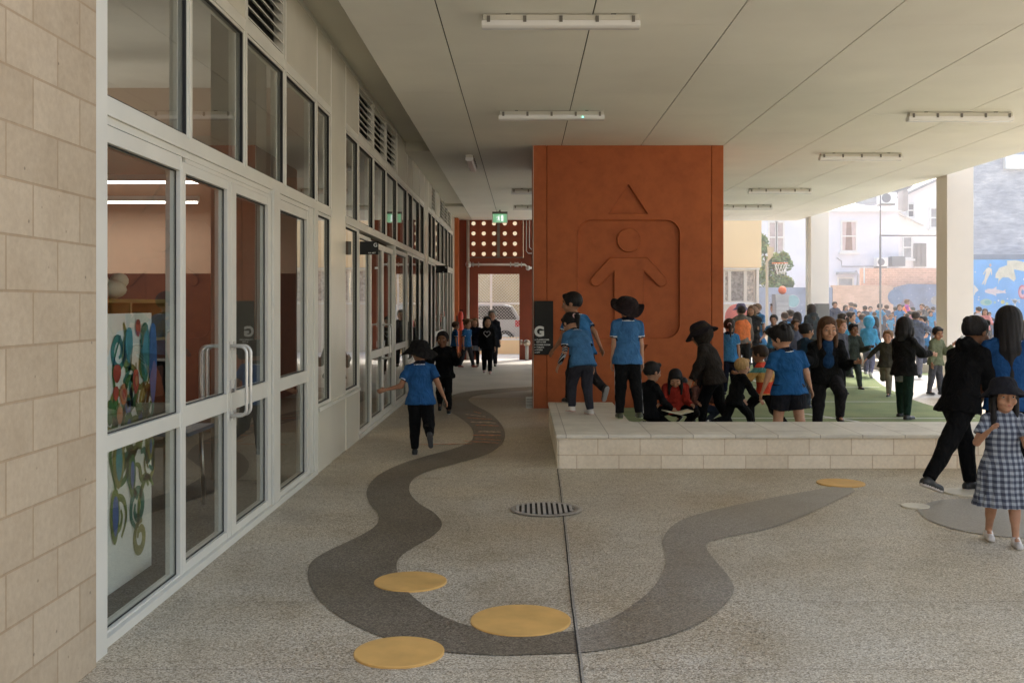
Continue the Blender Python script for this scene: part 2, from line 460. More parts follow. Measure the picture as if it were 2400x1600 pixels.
def person(label, H, loc, heading, top=None, ytop=None, lean=3, side=0, twist=0, hd=(0, 0), la=(0, 8, 10, 0), ra=(0, 8, 10, 0),
           ll=(0, 2, 0), rl=(0, 2, 0), hh=None, girth=1.09, skin='light', hair=('short', 'black'), hat=None,
           tops=('polo', POLO), bot=('trousers', BLK), shoes=(BLK, WHT), group=None, h=None, dz=0.0, cat='child', vest=None,
           seated=False, hood=None, seed=0, stripe=None, extra_fn=None):
    Yd = loc[1]
    if h is None: h = min(.017, max(.0065, .00072*Yd))
    g = girth
    hh = hh if hh is not None else .188
    # ---------- skeleton in units of stature
    C0 = Ry(side*.3) @ Rx(-lean*.35); C1 = Rz(twist) @ Ry(side) @ Rx(-lean)
    Cm = Rz(twist*.5) @ Ry(side*.7) @ Rx(-lean*.7)
    Pl = Vector((0, 0, 0)); Wa = Pl + C0 @ UP*.085; Ch = Wa + Cm @ UP*.105; Nb = Ch + C1 @ UP*.115
    Hf = Rz(twist*.5+hd[1]) @ Ry(side*.4) @ Rx(-hd[0]-lean*.25)
    Nk = Nb + (C1 @ UP*.5 + Hf @ UP*.5).normalized()*.020
    Hc = Nk + Hf @ UP*hh*.47 + Hf @ FW*hh*.06
    J = {}
    for s, arm, leg, nm in ((-1, la, ll, 'l'), (1, ra, rl, 'r')):
        sh = Nb + C1 @ Vector((s*.088*g, 0, -.040))
        A = C1 @ Rx(arm[0]) @ Ry(-s*arm[1])
        el = sh + A @ DN*.165
        B = A @ Rz((arm[3] if len(arm) > 3 else 0)*s*-1) @ Rx(arm[2])
        wr = el + B @ DN*.135
        hp = Pl + C0 @ Vector((s*.044*g, 0, -.012))
        T = Rx(leg[0]) @ Ry(-s*leg[1]); kn = hp + T @ DN*.235
        S_ = T @ Rx(-leg[2]); an = kn + S_ @ DN*.225
        fdir = S_ @ FW
        if leg[2] < 30 and abs(leg[0]) < 50: fdir = Vector((fdir.x, fdir.y, 0)).normalized()
        if len(leg) > 3: fdir = (Rx(leg[3]) @ FW)
        fup = (S_ @ UP); fup = (fup - fdir*fup.dot(fdir)).normalized()
        J[nm] = dict(sh=sh, el=el, wr=wr, A=A, B=B, hp=hp, kn=kn, an=an, f=fdir, u=fup, s=s)
    low = 9
    for q in J.values():
        for p, r in ((q['an']-q['u']*.043+q['f']*.08, 0), (q['an']-q['u']*.043-q['f']*.03, 0), (q['kn'], .045)):
            low = min(low, p.z-r)
    if seated: low = min(low, Pl.z-.085)
    # ---------- stature so that the top of the head (or hat) reaches the surveyed height
    topz = (Hc + Hf @ UP*hh*(.60 if hat else .545)).z - low
    if ytop is not None: H = (wz(ytop, Yd)-loc[2]-dz)/topz
    def W(p): return (p - Vector((0, 0, low)))*H
    E = {k: {kk: (W(vv) if kk in ('sh', 'el', 'wr', 'hp', 'kn', 'an') else vv) for kk, vv in q.items()} for k, q in J.items()}
    Pl, Wa, Ch, Nb, Nk, Hc = (W(x) for x in (Pl, Wa, Ch, Nb, Nk, Hc))
    s_ = hh*H
    fw1 = C1 @ FW; rt1 = C1 @ RT; fw0 = C0 @ FW; fwm = Cm @ FW
    hm = [[Hf[i][j] for j in range(3)] for i in range(3)]
    long_s = tops[0] in ('jacket', 'hoodie', 'coat', 'jumper')
    # ---------- body (one continuous surface)
    k = .03*H
    B_ = [RC(Pl, Wa, .072*H*g, .062*H*g, k, fw0, 1.4), RC(Wa, Ch, .062*H*g, .076*H*g, k, fwm, 1.45),
          RC(Ch, Nb-C1 @ UP*.03*H, .076*H*g, .05*H*g, k, fw1, 1.5),
          RC(E['l']['sh'], E['r']['sh'], .028*H, .028*H, .03*H), RC(Nb-C1 @ UP*.005*H, E['l']['sh']+C1 @ UP*.008*H, .026*H, .022*H, .03*H), RC(Nb-C1 @ UP*.005*H, E['r']['sh']+C1 @ UP*.008*H, .026*H, .022*H, .03*H),
          RC(Nb-C1 @ UP*.02*H, Nk+Hf @ UP*.02*H, .031*H, .028*H, .02*H)]
    for q in E.values():
        B_ += [RC(q['sh'], q['el'], .028*H*g, .021*H*g, .02*H), RC(q['el'], q['wr'], .021*H*g, .0145*H, .01*H),
               RC(q['hp'], q['kn'], .047*H*g, .031*H*g, .03*H), RC(q['kn'], q['an'], .031*H*g, .019*H, .01*H),
               RC(q['kn']-(q['kn']-q['an'])*.25-q['f']*.008*H, q['kn']-(q['kn']-q['an'])*.45-q['f']*.006*H, .028*H*g, .024*H*g, .02*H),
               RC(q['an'], q['an']+q['f']*.07*H-q['u']*.02*H, .02*H, .016*H, .01*H)]
        d = (q['B'] @ DN); nrm = q['B'] @ FW if False else q['B'] @ Vector((-q['s'], 0, 0)); side_v = d.cross(nrm)
        B_.append(RC(q['wr'], q['wr']+d*.047*H, .014*H, .021*H, .006*H, nrm, 1.9))
    head = [EL(Hc+Hf @ Vector((0, -.05, .10))*s_, hm, (.365*s_, .445*s_, .42*s_), .02*H),
            EL(Hc+Hf @ Vector((0, .08, -.20))*s_, hm, (.27*s_, .29*s_, .30*s_), .06*s_),
            EL(Hc+Hf @ Vector((0, .20, -.40))*s_, hm, (.14*s_, .13*s_, .11*s_), .08*s_),
            RC(Hc+Hf @ Vector((0, .40, .03))*s_, Hc+Hf @ Vector((0, .45, -.14))*s_, .035*s_, .055*s_, .04*s_),
            RC(Hc+Hf @ Vector((-.16, .34, .10))*s_, Hc+Hf @ Vector((.16, .34, .10))*s_, .06*s_, .06*s_, .05*s_),
            RC(Hc+Hf @ Vector((-.07, .385, -.27))*s_, Hc+Hf @ Vector((.07, .385, -.27))*s_, .035*s_, .035*s_, .03*s_)]
    for sg in (-1, 1):
        head.append(EL(Hc+Hf @ Vector((sg*.375, -.03, -.04))*s_, hm, (.04*s_, .085*s_, .13*s_), .02*s_))
        head.append(EL(Hc+Hf @ Vector((sg*.19, .27, -.14))*s_, hm, (.11*s_, .12*s_, .12*s_), .06*s_))
        head.append(EL(Hc+Hf @ Vector((sg*.155, .425, .015))*s_, hm, (.075*s_, .05*s_, .045*s_), .02*s_, sub=True))
    P, F = nets(B_+head, h)
    ex = MB()
    fr = .0058*H
    for q in E.values():
        d = (q['B'] @ DN); nrm = q['B'] @ Vector((-q['s'], 0, 0)); sv = d.cross(nrm).normalized()
        if sv.dot(q['B'] @ FW) < 0: sv = -sv      # sv points to the thumb side
        base = q['wr']+d*.052*H
        for j, (o, L) in enumerate(((.0155, .040), (.0052, .046), (-.0052, .043), (-.0155, .034))):
            cu = .35+.12*j
            a = base+sv*o*H; d1 = (d+nrm*cu*.35).normalized(); d2 = (d+nrm*cu).normalized(); d3 = (d*.8+nrm*(cu+.6)).normalized()
            p1 = a+d1*L*H*.42; p2 = p1+d2*L*H*.33; p3 = p2+d3*L*H*.25
            ex.cur = 0; ex.tube([a-d*.012*H, a, p1, p2, p3], [fr*.9, fr, fr*.95, fr*.85, fr*.55], 7)
        a = q['wr']+d*.018*H+sv*.012*H; td = (d*.75+sv*.6+nrm*.25).normalized()
        p1 = a+td*.022*H; p2 = p1+(d*.9+sv*.25+nrm*.3).normalized()*.017*H
        ex.tube([a-td*.006*H, a, p1, p2], [fr, fr*1.25, fr*1.1, fr*.65], 7)
    for sg in (-1, 1):
        ex.cur = 1; c = Hc+Hf @ Vector((sg*.155, .335, .012))*s_
        ex.sphere(c, .056*s_, 10, 6)
        ex.cur = 2; ex.sphere(c+Hf @ Vector((0, .028*s_, 0)), .036*s_, 8, 5)
        ex.cur = 0; ex.tube([c+Hf @ Vector((dx*s_, .045*s_-abs(dx)*.3*s_, .030*s_-abs(dx)*.25*s_)) for dx in (-.06, -.03, 0, .03, .06)], .018*s_, 6)
        ex.cur = 3
        ex.tube([Hc+Hf @ Vector((sg*.07, .395, .125))*s_, Hc+Hf @ Vector((sg*.16, .385, .15))*s_, Hc+Hf @ Vector((sg*.25, .32, .12))*s_], [.016*s_, .02*s_, .01*s_], 6)
    ex.cur = 4
    ex.tube([Hc+Hf @ Vector((x, .405-abs(x)*.35, -.275+abs(x)*.12))*s_ for x in (-.10, -.05, 0, .05, .10)], [.008*s_, .024*s_, .028*s_, .024*s_, .008*s_], 6)
    sc_col = SK[skin]; lipm = paint((sc_col[0]*.85, sc_col[1]*.45, sc_col[2]*.5), .45, .05, name='lips')
    hm_ = hair_mat(HC[hair[1]])
    me = np_mesh('person', P, F, [skin_mat(sc_col), EYE_W, EYE_D, hm_, lipm], None, ex)
    body = obj('person', me); body.location = (loc[0], loc[1], loc[2]+dz); body.rotation_euler = (0, 0, R(heading))
    tag(body, label, cat, group)
    # ---------- top garment
    ph = seed*1.37+.5
    sl = .010*H+.003
    tk = tops[0]; tc = tops[1]
    puff = {'polo': 1.0, 'jumper': 1.15, 'hoodie': 1.5, 'jacket': 1.7, 'coat': 1.8, 'dress': .9}[tk]
    sl *= puff
    hem = {'polo': .060, 'jumper': .055, 'hoodie': .05, 'jacket': .065, 'coat': .16, 'dress': .02}[tk]
    T_ = [RC(Pl-C0 @ UP*hem*H, Wa, .106*H*g+sl*1.6, .074*H*g+sl*1.3, .03*H, fw0, 1.42, capa=True),
          RC(Wa, Ch, .070*H*g+sl*1.3, .080*H*g+sl, .03*H, fwm, 1.4),
          RC(Ch, Nb-C1 @ UP*.03*H, .080*H*g+sl, .052*H*g+sl*.6, .03*H, fw1, 1.45),
          RC(E['l']['sh'], E['r']['sh'], .028*H+sl*.7, .028*H+sl*.7, .03*H), RC(Nb-C1 @ UP*.005*H, E['l']['sh']+C1 @ UP*.008*H, .026*H+sl*.7, .022*H+sl*.7, .03*H), RC(Nb-C1 @ UP*.005*H, E['r']['sh']+C1 @ UP*.008*H, .026*H+sl*.7, .022*H+sl*.7, .03*H),
          RC(Nb-C1 @ UP*.02*H, Nb+(Nk-Nb)*.45, .038*H+sl*.25, .036*H+sl*.25, .008*H, capb=True)]
    cuffs = []
    for q in E.values():
        if long_s:
            e2 = q['wr']-(q['wr']-q['el']).normalized()*.004*H
            T_ += [RC(q['sh'], q['el'], .025*H*g+sl*.8, .024*H*g+sl*.9, .012*H), RC(q['el'], e2, .024*H*g+sl*.9, .018*H+sl*.7, .01*H, capb=True)]
            cuffs.append((npv(e2), npv((q['wr']-q['el']).normalized())))
        else:
            e2 = q['sh']+(q['el']-q['sh'])*.66
            T_ += [RC(q['sh'], e2, .026*H*g+sl*.7, .032*H*g+sl*.8, .008*H, capb=True)]
            cuffs.append((npv(e2), npv((q['el']-q['sh']).normalized())))
    if tk in ('hoodie', 'coat') or hood == 'down':
        T_.append(EL(Nb-C1 @ FW*.045*H+C1 @ UP*.008*H, [[C1[i][j] for j in range(3)] for i in range(3)], (.07*H, .045*H, .04*H), .02*H))
    cloth_m = tc if isinstance(tc, bpy.types.Material) else cloth(tc); mats = [cloth_m]
    def classify(P_, F_): return None
    Pt, Ft = nets(T_, h, fold=(.0048*H*puff, 1.15/max(H, .8), ph))
    mi = None
    if tk == 'polo' or stripe:
        cen = Pt[Ft].mean(1); mi = np.zeros(len(Ft), dtype=np.int32)
        nv_c = cloth(NAVY); wh_c = cloth((.6, .62, .66)); mats += [nv_c, wh_c]
        for c, d in cuffs:
            t = (cen-c)@d; rr = np.linalg.norm(cen-c-np.outer(t, d), axis=1)
            near = (rr < .047*H) & (((cen[:, 0]-c[0])*np.sign(c[0]-Pl.x)) > -.030*H)
            mi[near & (t > -.010*H) & (t < .02*H)] = 1
            mi[near & (t <= -.010*H) & (t > -.019*H)] = 2
        d = npv((Nk-Nb).normalized()); t = (cen-npv(Nb))@d; rr = np.linalg.norm(cen-npv(Nb)-np.outer(t, d), axis=1)
        mi[(rr < .062*H) & (t > .000*H)] = 1
        mi[(rr < .066*H) & (t <= .000*H) & (t > -.007*H)] = 2
    if stripe:
        z = cen[:, 2]/H; mi[:] = 0
        for (z0, z1, i) in stripe[1]: mi[(z > z0) & (z < z1)] = i
        mats = [cloth_m]+[cloth(c) for c in stripe[0]]
    tn = {'polo': 'polo_shirt', 'jumper': 'jumper', 'hoodie': 'hoodie', 'jacket': 'jacket', 'coat': 'coat', 'dress': 'dress'}[tk]
    if tk == 'dress':
        mats = [tc if isinstance(tc, bpy.types.Material) else cloth(tc)]
    to = obj(tn, np_mesh(tn, Pt, Ft, mats, mi), body)
    if tk in ('jacket', 'hoodie', 'jumper'):       # front zip and cuffs as a piece of trim
        pass
    if tk == 'dress':
        mb = MB(); n_ = 72
        def pleat(p, t, r):
            a = 1+.07*math.sin(t*18)*max(0, (r/(.09*H)-1))
            return Vector((p[0]*a*1.0, p[1]*a*.72, p[2]))
        base = Pl; L = .27*H if not seated else .2*H
        prof = [(.098*H+sl, .05*H), (.112*H+sl*1.6, 0), (.126*H+sl*1.6, -.06*H), (.140*H+sl, -L*.6), (.165*H+sl, -L)]
        mb.lathe(prof, base, n_, fn=pleat)
        mb.build('skirt', mats[0], body)
    # ---------- vest over the top
    if vest:
        sv_ = sl*1.9
        Vv = [RC(Pl-C0 @ UP*.05*H, Wa, .088*H*g+sv_, .078*H*g+sv_, .03*H, fw0, 1.35, capa=True),
              RC(Wa, Ch, .076*H*g+sv_, .082*H*g+sv_, .03*H, fwm, 1.4),
              RC(Ch, Nb-C1 @ UP*.02*H, .082*H*g+sv_, .06*H*g+sv_*.6, .03*H, fw1, 1.45, capb=True)]
        Pv, Fv = nets(Vv, h, fold=(.003*H, 1.0, ph+2))
        obj('vest', np_mesh('vest', Pv, Fv, [cloth(vest)]), body)
    # ---------- lower garment
    bk, bc = bot
    if tk == 'dress' and bk is None: pass
    elif bk:
        L_ = [RC(Pl-Vector((0, 0, .005*H)), Pl+C0 @ UP*.05*H, .080*H*g, .075*H*g, .03*H, fw0, 1.32)]
        slp = {'trousers': .012, 'shorts': .016, 'leggings': .010}[bk]*H
        for q in E.values():
            if bk == 'shorts':
                e2 = q['hp']+(q['kn']-q['hp'])*.80
                L_.append(RC(q['hp'], e2, .050*H*g+slp, .044*H*g+slp, .02*H, capb=True))
            else:
                e2 = q['an']-(q['an']-q['kn']).normalized()*.006*H
                L_ += [RC(q['hp'], q['kn'], .046*H*g+slp, .034*H*g+slp, .022*H), RC(q['kn'], e2, .034*H*g+slp, .024*H+slp*.9, .012*H, capb=True)]
        Pb, Fb = nets(L_, h, fold=(.0028*H if bk != 'leggings' else .001*H, 1.2/max(H, .8), ph+4))
        bn = 'leggings' if bk == 'leggings' else bk
        obj(bn, np_mesh(bn, Pb, Fb, [cloth(bc)]), body)
    # ---------- shoes
    for q in E.values():
        a = q['an']; f, u = q['f'], q['u']
        heel = a-u*.020*H-f*.020*H; toe = heel+f*.108*H-u*.004*H; sidev = f.cross(u)
        S2 = [RC(heel, toe, .026*H, .021*H, .01*H), RC(a+u*.004*H, a-u*.02*H+f*.02*H, .024*H, .026*H, .012*H),
              RC(heel-u*.012*H, toe-u*.008*H, .024*H, .022*H, .004*H)]
        cpl = npv(a-u*.043*H); un = npv(u)
        post = lambda V, X, Yy, Z, cpl=cpl, un=un: np.maximum(V, -((X-cpl[0])*un[0]+(Yy-cpl[1])*un[1]+(Z-cpl[2])*un[2]))
        Ps, Fs = nets(S2, min(h, .012), post=post)
        cen = Ps[Fs].mean(1); t = (cen-cpl)@un
        obj('shoe', np_mesh('shoe', Ps, Fs, [paint(shoes[0], .5, .2, name='shoe'), paint(shoes[1], .6, .1, name='sole')], (t < .011*H).astype(np.int32)), body)
    # ---------- hair
    hk = hair[0]
    if hk != 'none' and hood != 'up':
        hr = [EL(Hc+Hf @ Vector((0, -.075, .13))*s_, hm, (.41*s_, .47*s_, .44*s_), .01)]
        subs = [EL(Hc+Hf @ Vector((0, .42, -.14))*s_, hm, (.40*s_, .32*s_, .42*s_), .01, sub=True)]
        if hk in ('short', 'fluffy', 'bun', 'lowbun', 'pony'):
            subs.append(EL(Hc+Hf @ Vector((0, .1, -.58))*s_, hm, (.8*s_, .72*s_, .50*s_), .01, sub=True))
            hr.append(RC(Hc+Hf @ Vector((-.16, .28, .38))*s_, Hc+Hf @ Vector((.16, .28, .38))*s_, .10*s_, .12*s_, .06*s_))
        else:
            hr.append(EL(Hc+Hf @ Vector((0, -.18, -.10))*s_, hm, (.38*s_, .34*s_, .42*s_), .08*s_))
            hr.append(RC(Hc+Hf @ Vector((-.2, .26, .34))*s_, Hc+Hf @ Vector((.2, .26, .34))*s_, .08*s_, .08*s_, .06*s_))
        extras = []
        if hk in ('long', 'bob', 'longer'):
            Ld = {'bob': .62, 'long': 1.35, 'longer': 1.9}[hk]
            for x, yb, r in ((-.30, -.10, .15), (-.17, -.30, .17), (0, -.36, .18), (.17, -.30, .17), (.30, -.10, .15), (-.36, .06, .10), (.36, .06, .10)):
                a = Hc+Hf @ Vector((x, yb, -.05))*s_
                hang = (Hf @ DN*.35+DN*.65); mid = a+hang*Ld*.45*s_-(C1 @ FW)*.06*s_; end = mid+(C1 @ DN*.7+DN*.3)*Ld*.5*s_*(1-.35*abs(x))+(Nb-a).project(C1 @ RT)*.25-(C1 @ FW)*.02*s_
                if yb > 0: end = a+hang*Ld*.7*s_+(C1 @ FW)*.02*s_; mid = a+(end-a)*.5
                extras += [RC(a, mid, r*s_, r*.9*s_, .06*s_), RC(mid, end, r*.9*s_, r*.62*s_, .08*s_)]
        if hk == 'pony':
            a = Hc+Hf @ Vector((0, -.50, .12))*s_; m1 = a+Vector((0, 0, 0))+Hf @ Vector((.02, -.16, -.12))*s_; e_ = m1+DN*.75*s_+Hf @ Vector((.05, .02, 0))*s_
            extras += [RC(a, m1, .10*s_, .13*s_, .04*s_), RC(m1, e_, .14*s_, .05*s_, .05*s_)]
        if hk == 'bun':
            a = Hc+Hf @ Vector((0, -.46, .30))*s_; extras += [EL(a, hm, (.17*s_, .16*s_, .16*s_), .03*s_)]
        if hk == 'lowbun':
            a = Hc+Hf @ Vector((0, -.48, -.22))*s_; extras += [EL(a, hm, (.16*s_, .15*s_, .17*s_), .03*s_)]
        if hk == 'fluffy':
            hr += [EL(Hc+Hf @ Vector((0, .02, .30))*s_, hm, (.46*s_, .50*s_, .34*s_), .06*s_)]
            hr += [RC(Hc+Hf @ Vector((x*.26, y*.34, .46))*s_, Hc+Hf @ Vector((x*.30, y*.42, .40))*s_, .12*s_, .10*s_, .05*s_) for x in (-1, 0, 1) for y in (-1, 1)]
        prims = hr+subs+extras
        fine = np.float32(.006*s_)
        hv = npv(Hc)
        def hpost(V, X, Yy, Z):
            th = np.arctan2(Yy-hv[1], X-hv[0])
            return V+fine*np.sin(th*23+Z*9/s_*.4)*1.0+fine*.8*np.sin(th*11+ph+Z*4/s_)
        Ph, Fh = nets(prims, min(h, .012), post=hpost)
        obj('hair', np_mesh('hair', Ph, Fh, [hm_]), body)
        if hk == 'pony':
            mb = MB(); a = Hc+Hf @ Vector((0, -.53, .10))*s_
            mb.tube([a+(Hf @ Vector((math.cos(t)*.11, -.0, math.sin(t)*.11)))*s_ for t in [2*math.pi*i/12 for i in range(12)]], .045*s_, 7, closed=True)
            mb.build('hair_tie', cloth((.6, .4, .42)), body)
    if hood == 'up':
        hp_ = [EL(Hc+Hf @ Vector((0, -.10, .08))*s_, hm, (.50*s_, .56*s_, .58*s_), .03*s_),
               RC(Nb, Hc-Hf @ UP*.3*s_, .055*H, .06*H, .04*s_),
               EL(Hc+Hf @ Vector((0, .50, -.05))*s_, hm, (.36*s_, .42*s_, .44*s_), .01, sub=True)]
        Ph, Fh = nets(hp_, h, fold=(.003*H, 1.4, ph)); obj('hood', np_mesh('hood', Ph, Fh, [cloth_m]), body)
    # ---------- hat
    if hat:
        hk2, hc2 = hat[0], hat[1]; mb = MB()
        tilt = hat[2] if len(hat) > 2 else (0, 0)
        brim = {'bucket': .30, 'wide': .33, 'floppy': .42}[hk2]; droop = {'bucket': .14, 'wide': .10, 'floppy': .22}[hk2]
        lift = {'bucket': 0, 'wide': .34, 'floppy': 0}[hk2]
        Mh = (Hf @ Rx(-tilt[0]) @ Ry(tilt[1])).to_4x4()
        def wav(p, t, r):
            e = max(0, r/(.47*s_)-1)
            z = p[2]+e*s_*lift*(abs(math.cos(t+.25))**2.2)*.9-e*s_*.05+e*s_*(.10 if hk2 != 'bucket' else .05)*math.sin(3*t+ph)
            sh = 1-(e*.10*abs(math.cos(t)) if hk2 == 'wide' else 0)
            return Vector((p[0]*sh, p[1], z))
        b = {'bucket': .46, 'wide': .57, 'floppy': .50}[hk2]*s_
        prof = [(.001, .47*s_), (.22*s_, .465*s_), (b*.74, .41*s_), (b*.90, .28*s_), (b*.97, .12*s_), (b, .10*s_), (b+brim*s_*.35, .07*s_-droop*s_*.35), (b+brim*s_*.7, .05*s_-droop*s_*.8),
                (b+brim*s_, .03*s_-droop*s_*1.2), (b+brim*s_, .015*s_-droop*s_*1.2), (b+brim*s_*.5, .03*s_-droop*s_*.6), (b*.98, .06*s_)]
        mb.lathe(prof, Hc+Hf @ Vector((0, -.05, .17 if hk2 != 'wide' else .06))*s_, 36, 1, 1.12, wav, M=Mh)
        mb.build('hat', cloth(hc2), body)
    if extra_fn: extra_fn(body, E, H, s_, Hc, Hf, C1, Ch, Nb, Pl)
    return body
# ================================================================== MATERIALS OF THE PLACE
m_floor = mat_aggregate('exposed_aggregate', [(.20, .162, .11), (.44, .39, .30), (.60, .55, .45), (.82, .775, .67)])
m_path = mat_aggregate('dark_aggregate', [(.065, .052, .036), (.130, .108, .080), (.19, .163, .126), (.32, .285, .23)])
m_path_l = mat_aggregate('grey_aggregate', [(.14, .121, .098), (.23, .205, .170), (.31, .282, .24), (.45, .42, .36)])
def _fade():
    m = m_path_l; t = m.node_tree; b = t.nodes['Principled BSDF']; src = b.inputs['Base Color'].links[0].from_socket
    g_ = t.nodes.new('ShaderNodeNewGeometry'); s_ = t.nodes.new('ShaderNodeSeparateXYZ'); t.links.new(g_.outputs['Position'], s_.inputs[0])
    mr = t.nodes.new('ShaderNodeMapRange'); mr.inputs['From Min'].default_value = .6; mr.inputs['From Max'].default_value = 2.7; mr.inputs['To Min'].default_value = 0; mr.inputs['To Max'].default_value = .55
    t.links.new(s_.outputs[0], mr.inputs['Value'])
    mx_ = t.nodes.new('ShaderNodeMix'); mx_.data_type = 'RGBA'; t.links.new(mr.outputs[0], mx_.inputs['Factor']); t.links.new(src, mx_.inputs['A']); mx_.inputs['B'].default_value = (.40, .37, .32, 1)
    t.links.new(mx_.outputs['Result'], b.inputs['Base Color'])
_fade()      # the right arm of the band is mixed paler towards the right
m_concrete = paint((.56, .535, .50), .65, .12, 1.2, bump=.2, name='smooth_concrete')
m_ceiling = paint((.88, .87, .79), .62, .07, .5, name='ceiling_paint')
m_ceiling_gap = paint((.05, .045, .035), .9, .05, name='ceiling_gap')
m_soffit = paint((.66, .645, .54), .6, .05, .7, name='soffit_paint')
m_alu = paint((.66, .645, .575), .38, .06, 2.0, name='powder_coated_aluminium')
m_panel = paint((.72, .69, .585), .22, .06, 1.3, name='satin_cladding')
m_rubber = paint((.012, .012, .012), .7, .05, name='gasket')
m_black = paint((.010, .010, .009), .7, .1, name='black_paint')
m_white = paint((.78, .78, .76), .4, .04, name='white_plastic')
m_lamp = paint((.85, .85, .84), .25, .03, name='lamp_cover')
m_clip = paint((.16, .15, .13), .4, .1, name='clip')
m_steel = paint((.55, .55, .53), .28, .08, 6, metal=1.0, name='stainless_steel')
m_glass = mat_glass()
m_orange = None
def _orange():
    t = NT('terracotta_render'); v = t.world()
    f = t.noise(v, .9, 5, .6); f2 = t.noise(v, 7, 5, .6)
    c = t.ramp(f, [(.25, (.40, .100, .030)), (.6, (.455, .120, .036)), (.85, (.49, .135, .042))])
    c = t.mix(1.0, c, t.ramp(f2, [(.3, (.88, .87, .85)), (.6, (1.04, 1.04, 1.04))]), 'MULTIPLY')
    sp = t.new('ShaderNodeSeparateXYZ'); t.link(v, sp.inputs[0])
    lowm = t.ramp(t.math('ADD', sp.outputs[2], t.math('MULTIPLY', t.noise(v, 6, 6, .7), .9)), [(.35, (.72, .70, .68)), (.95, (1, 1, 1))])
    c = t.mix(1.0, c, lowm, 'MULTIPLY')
    c = t.mix(1.0, c, t.ramp(t.noise(v, 2.4, 8, .75), [(.32, (.86, .85, .84)), (.42, (1, 1, 1)), (.7, (1, 1, 1)), (.8, (1.10, 1.09, 1.08))]), 'MULTIPLY')
    t.setc(c); t.bump(t.math('ADD', t.noise(v, 55, 4), t.math('MULTIPLY', f2, .6)), .18, .006)
    return t.fin(.62, 0, .35)
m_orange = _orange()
m_orange_d = paint((.22, .045, .018), .6, .12, 2, bump=.1, name='dark_terracotta')
m_cream = paint((.74, .68, .585), .7, .05, 1.0, bump=.1, name='cream_render')
m_yellow = paint((.92, .70, .42), .75, .04, .8, name='peach_render')
m_blockwall = mat_blocks('sand_block_wall', (.455, .378, .278), 'YZ', off=(.2, 0.002), mort=.011, tint=(.92, .88, .84))
m_bench = mat_blocks('cream_bench_block', (.82, .745, .62), 'XZ', off=(-.30, .075), pits=False, mort=.011, tint=(.86, .80, .76))
m_benchY = mat_blocks('cream_bench_block_side', (.80, .735, .61), 'YZ', off=(0, .075), pits=False, mort=.011, tint=(.86, .80, .76))

# ================================================================== GROUND
def under(o, par): o.parent = par; o.matrix_parent_inverse = Matrix.Translation(-par.location); return o
g = MB(); g.quad((-150, -120, -.02), (150, -120, -.02), (150, 220, -.02), (-150, 220, -.02))
tag(g.build('ground', paint((.52, .49, .45), .8, .12, .3, bump=.2, name='yard_concrete')), kind='structure')
g = MB(); g.box(-1.93, 30, -6, 16.9, -.016, 0.0)
fl = g.build('floor', m_floor); tag(fl, kind='structure')
g = MB(); pts = [(-1.93, 16.9), (-1.93, 34), (30, 34), (30, 16.9)]
g.prism(pts, -.016, .0); o = g.build('pavement', m_concrete); tag(o, kind='structure')
# the smooth pale concrete laps over the aggregate in a long arc
arc = [gnd(x, y) for x, y in ((1228, 884), (1150, 878), (1080, 868), (1010, 858), (960, 850))]
g = MB(); arc2 = spline([(x, y, 0) for x, y in arc], 6)
p_ = [(p.x, p.y) for p in arc2]; p_ = [(x, y) for x, y in p_ if x > -1.92]
g.prism([(.14, 16.92)] + [(min(x, .14), min(y, 16.9)) for x, y in p_] + [(-1.925, p_[-1][1]), (-1.925, 16.92)], -.005, .003)
tag(g.build('pavement', m_concrete), kind='structure')

ob = empty('bounce_block', (16, -10, 0), R(32)); tag(ob, 'unseen pale block added behind the camera to bounce sunlight onto the walkway', 'building')  # added out of view to bounce sunlight into the covered area
mb = MB(); mb.box(-15, 15, -7, 0, -.02, 9.5); o = mb.build('wall', paint((.84, .81, .75), .8, .04, 1, name='pale_render')); o.parent = ob
for i in range(9):
    mb = MB(); mb.box(-13+i*3.2, -11.4+i*3.2, 0, .05, 5.6, 7.4); w_ = mb.build('window', paint((.5, .5, .48), .5, .05, name='frame_grey')); w_.parent = ob
# ---- the two painted bands (river) set into the floor
def ribbon(name, A, B, mat, z=.004):
    a = [gnd(*p) for p in A]; b = [gnd(*p) for p in B]
    a = spline([(x, y, 0) for x, y in a], 7); b = spline([(x, y, 0) for x, y in b], 7)
    # resample both edges to equal counts by length
    def res(P, n):
        L = [0]
        for i in range(1, len(P)): L.append(L[-1]+(P[i]-P[i-1]).length)
        out = []; j = 0
        for k in range(n):
            t = L[-1]*k/(n-1)
            while j < len(L)-2 and L[j+1] < t: j += 1
            f = (t-L[j])/max(1e-6, L[j+1]-L[j]); out.append(P[j]+(P[j+1]-P[j])*min(1, max(0, f)))
        return out
    return a, b
A = [(1222, 888), (1140, 893), (1075, 899), (1035, 909), (1017, 924), (1026, 941), (1052, 957), (1077, 976), (1088, 995), (1080, 1014), (1040, 1031), (980, 1047), (920, 1066), (868, 1092), (843, 1125), (848, 1155), (868, 1181), (864, 1206), (826, 1231), (760, 1262), (718, 1288), (707, 1315), (715, 1350), (740, 1385), (790, 1423), (870, 1460), (960, 1488), (1060, 1501), (1170, 1505), (1325, 1500)]
B = [(1222, 896), (1150, 902), (1095, 909), (1076, 918), (1090, 930), (1125, 949), (1150, 973), (1160, 1000), (1148, 1025), (1110, 1047), (1050, 1064), (990, 1080), (950, 1100), (940, 1127), (960, 1154), (1000, 1180), (1015, 1207), (990, 1234), (945, 1260), (915, 1285), (912, 1310), (925, 1345), (960, 1380), (1010, 1412), (1080, 1438), (1200, 1456), (1318, 1449)]
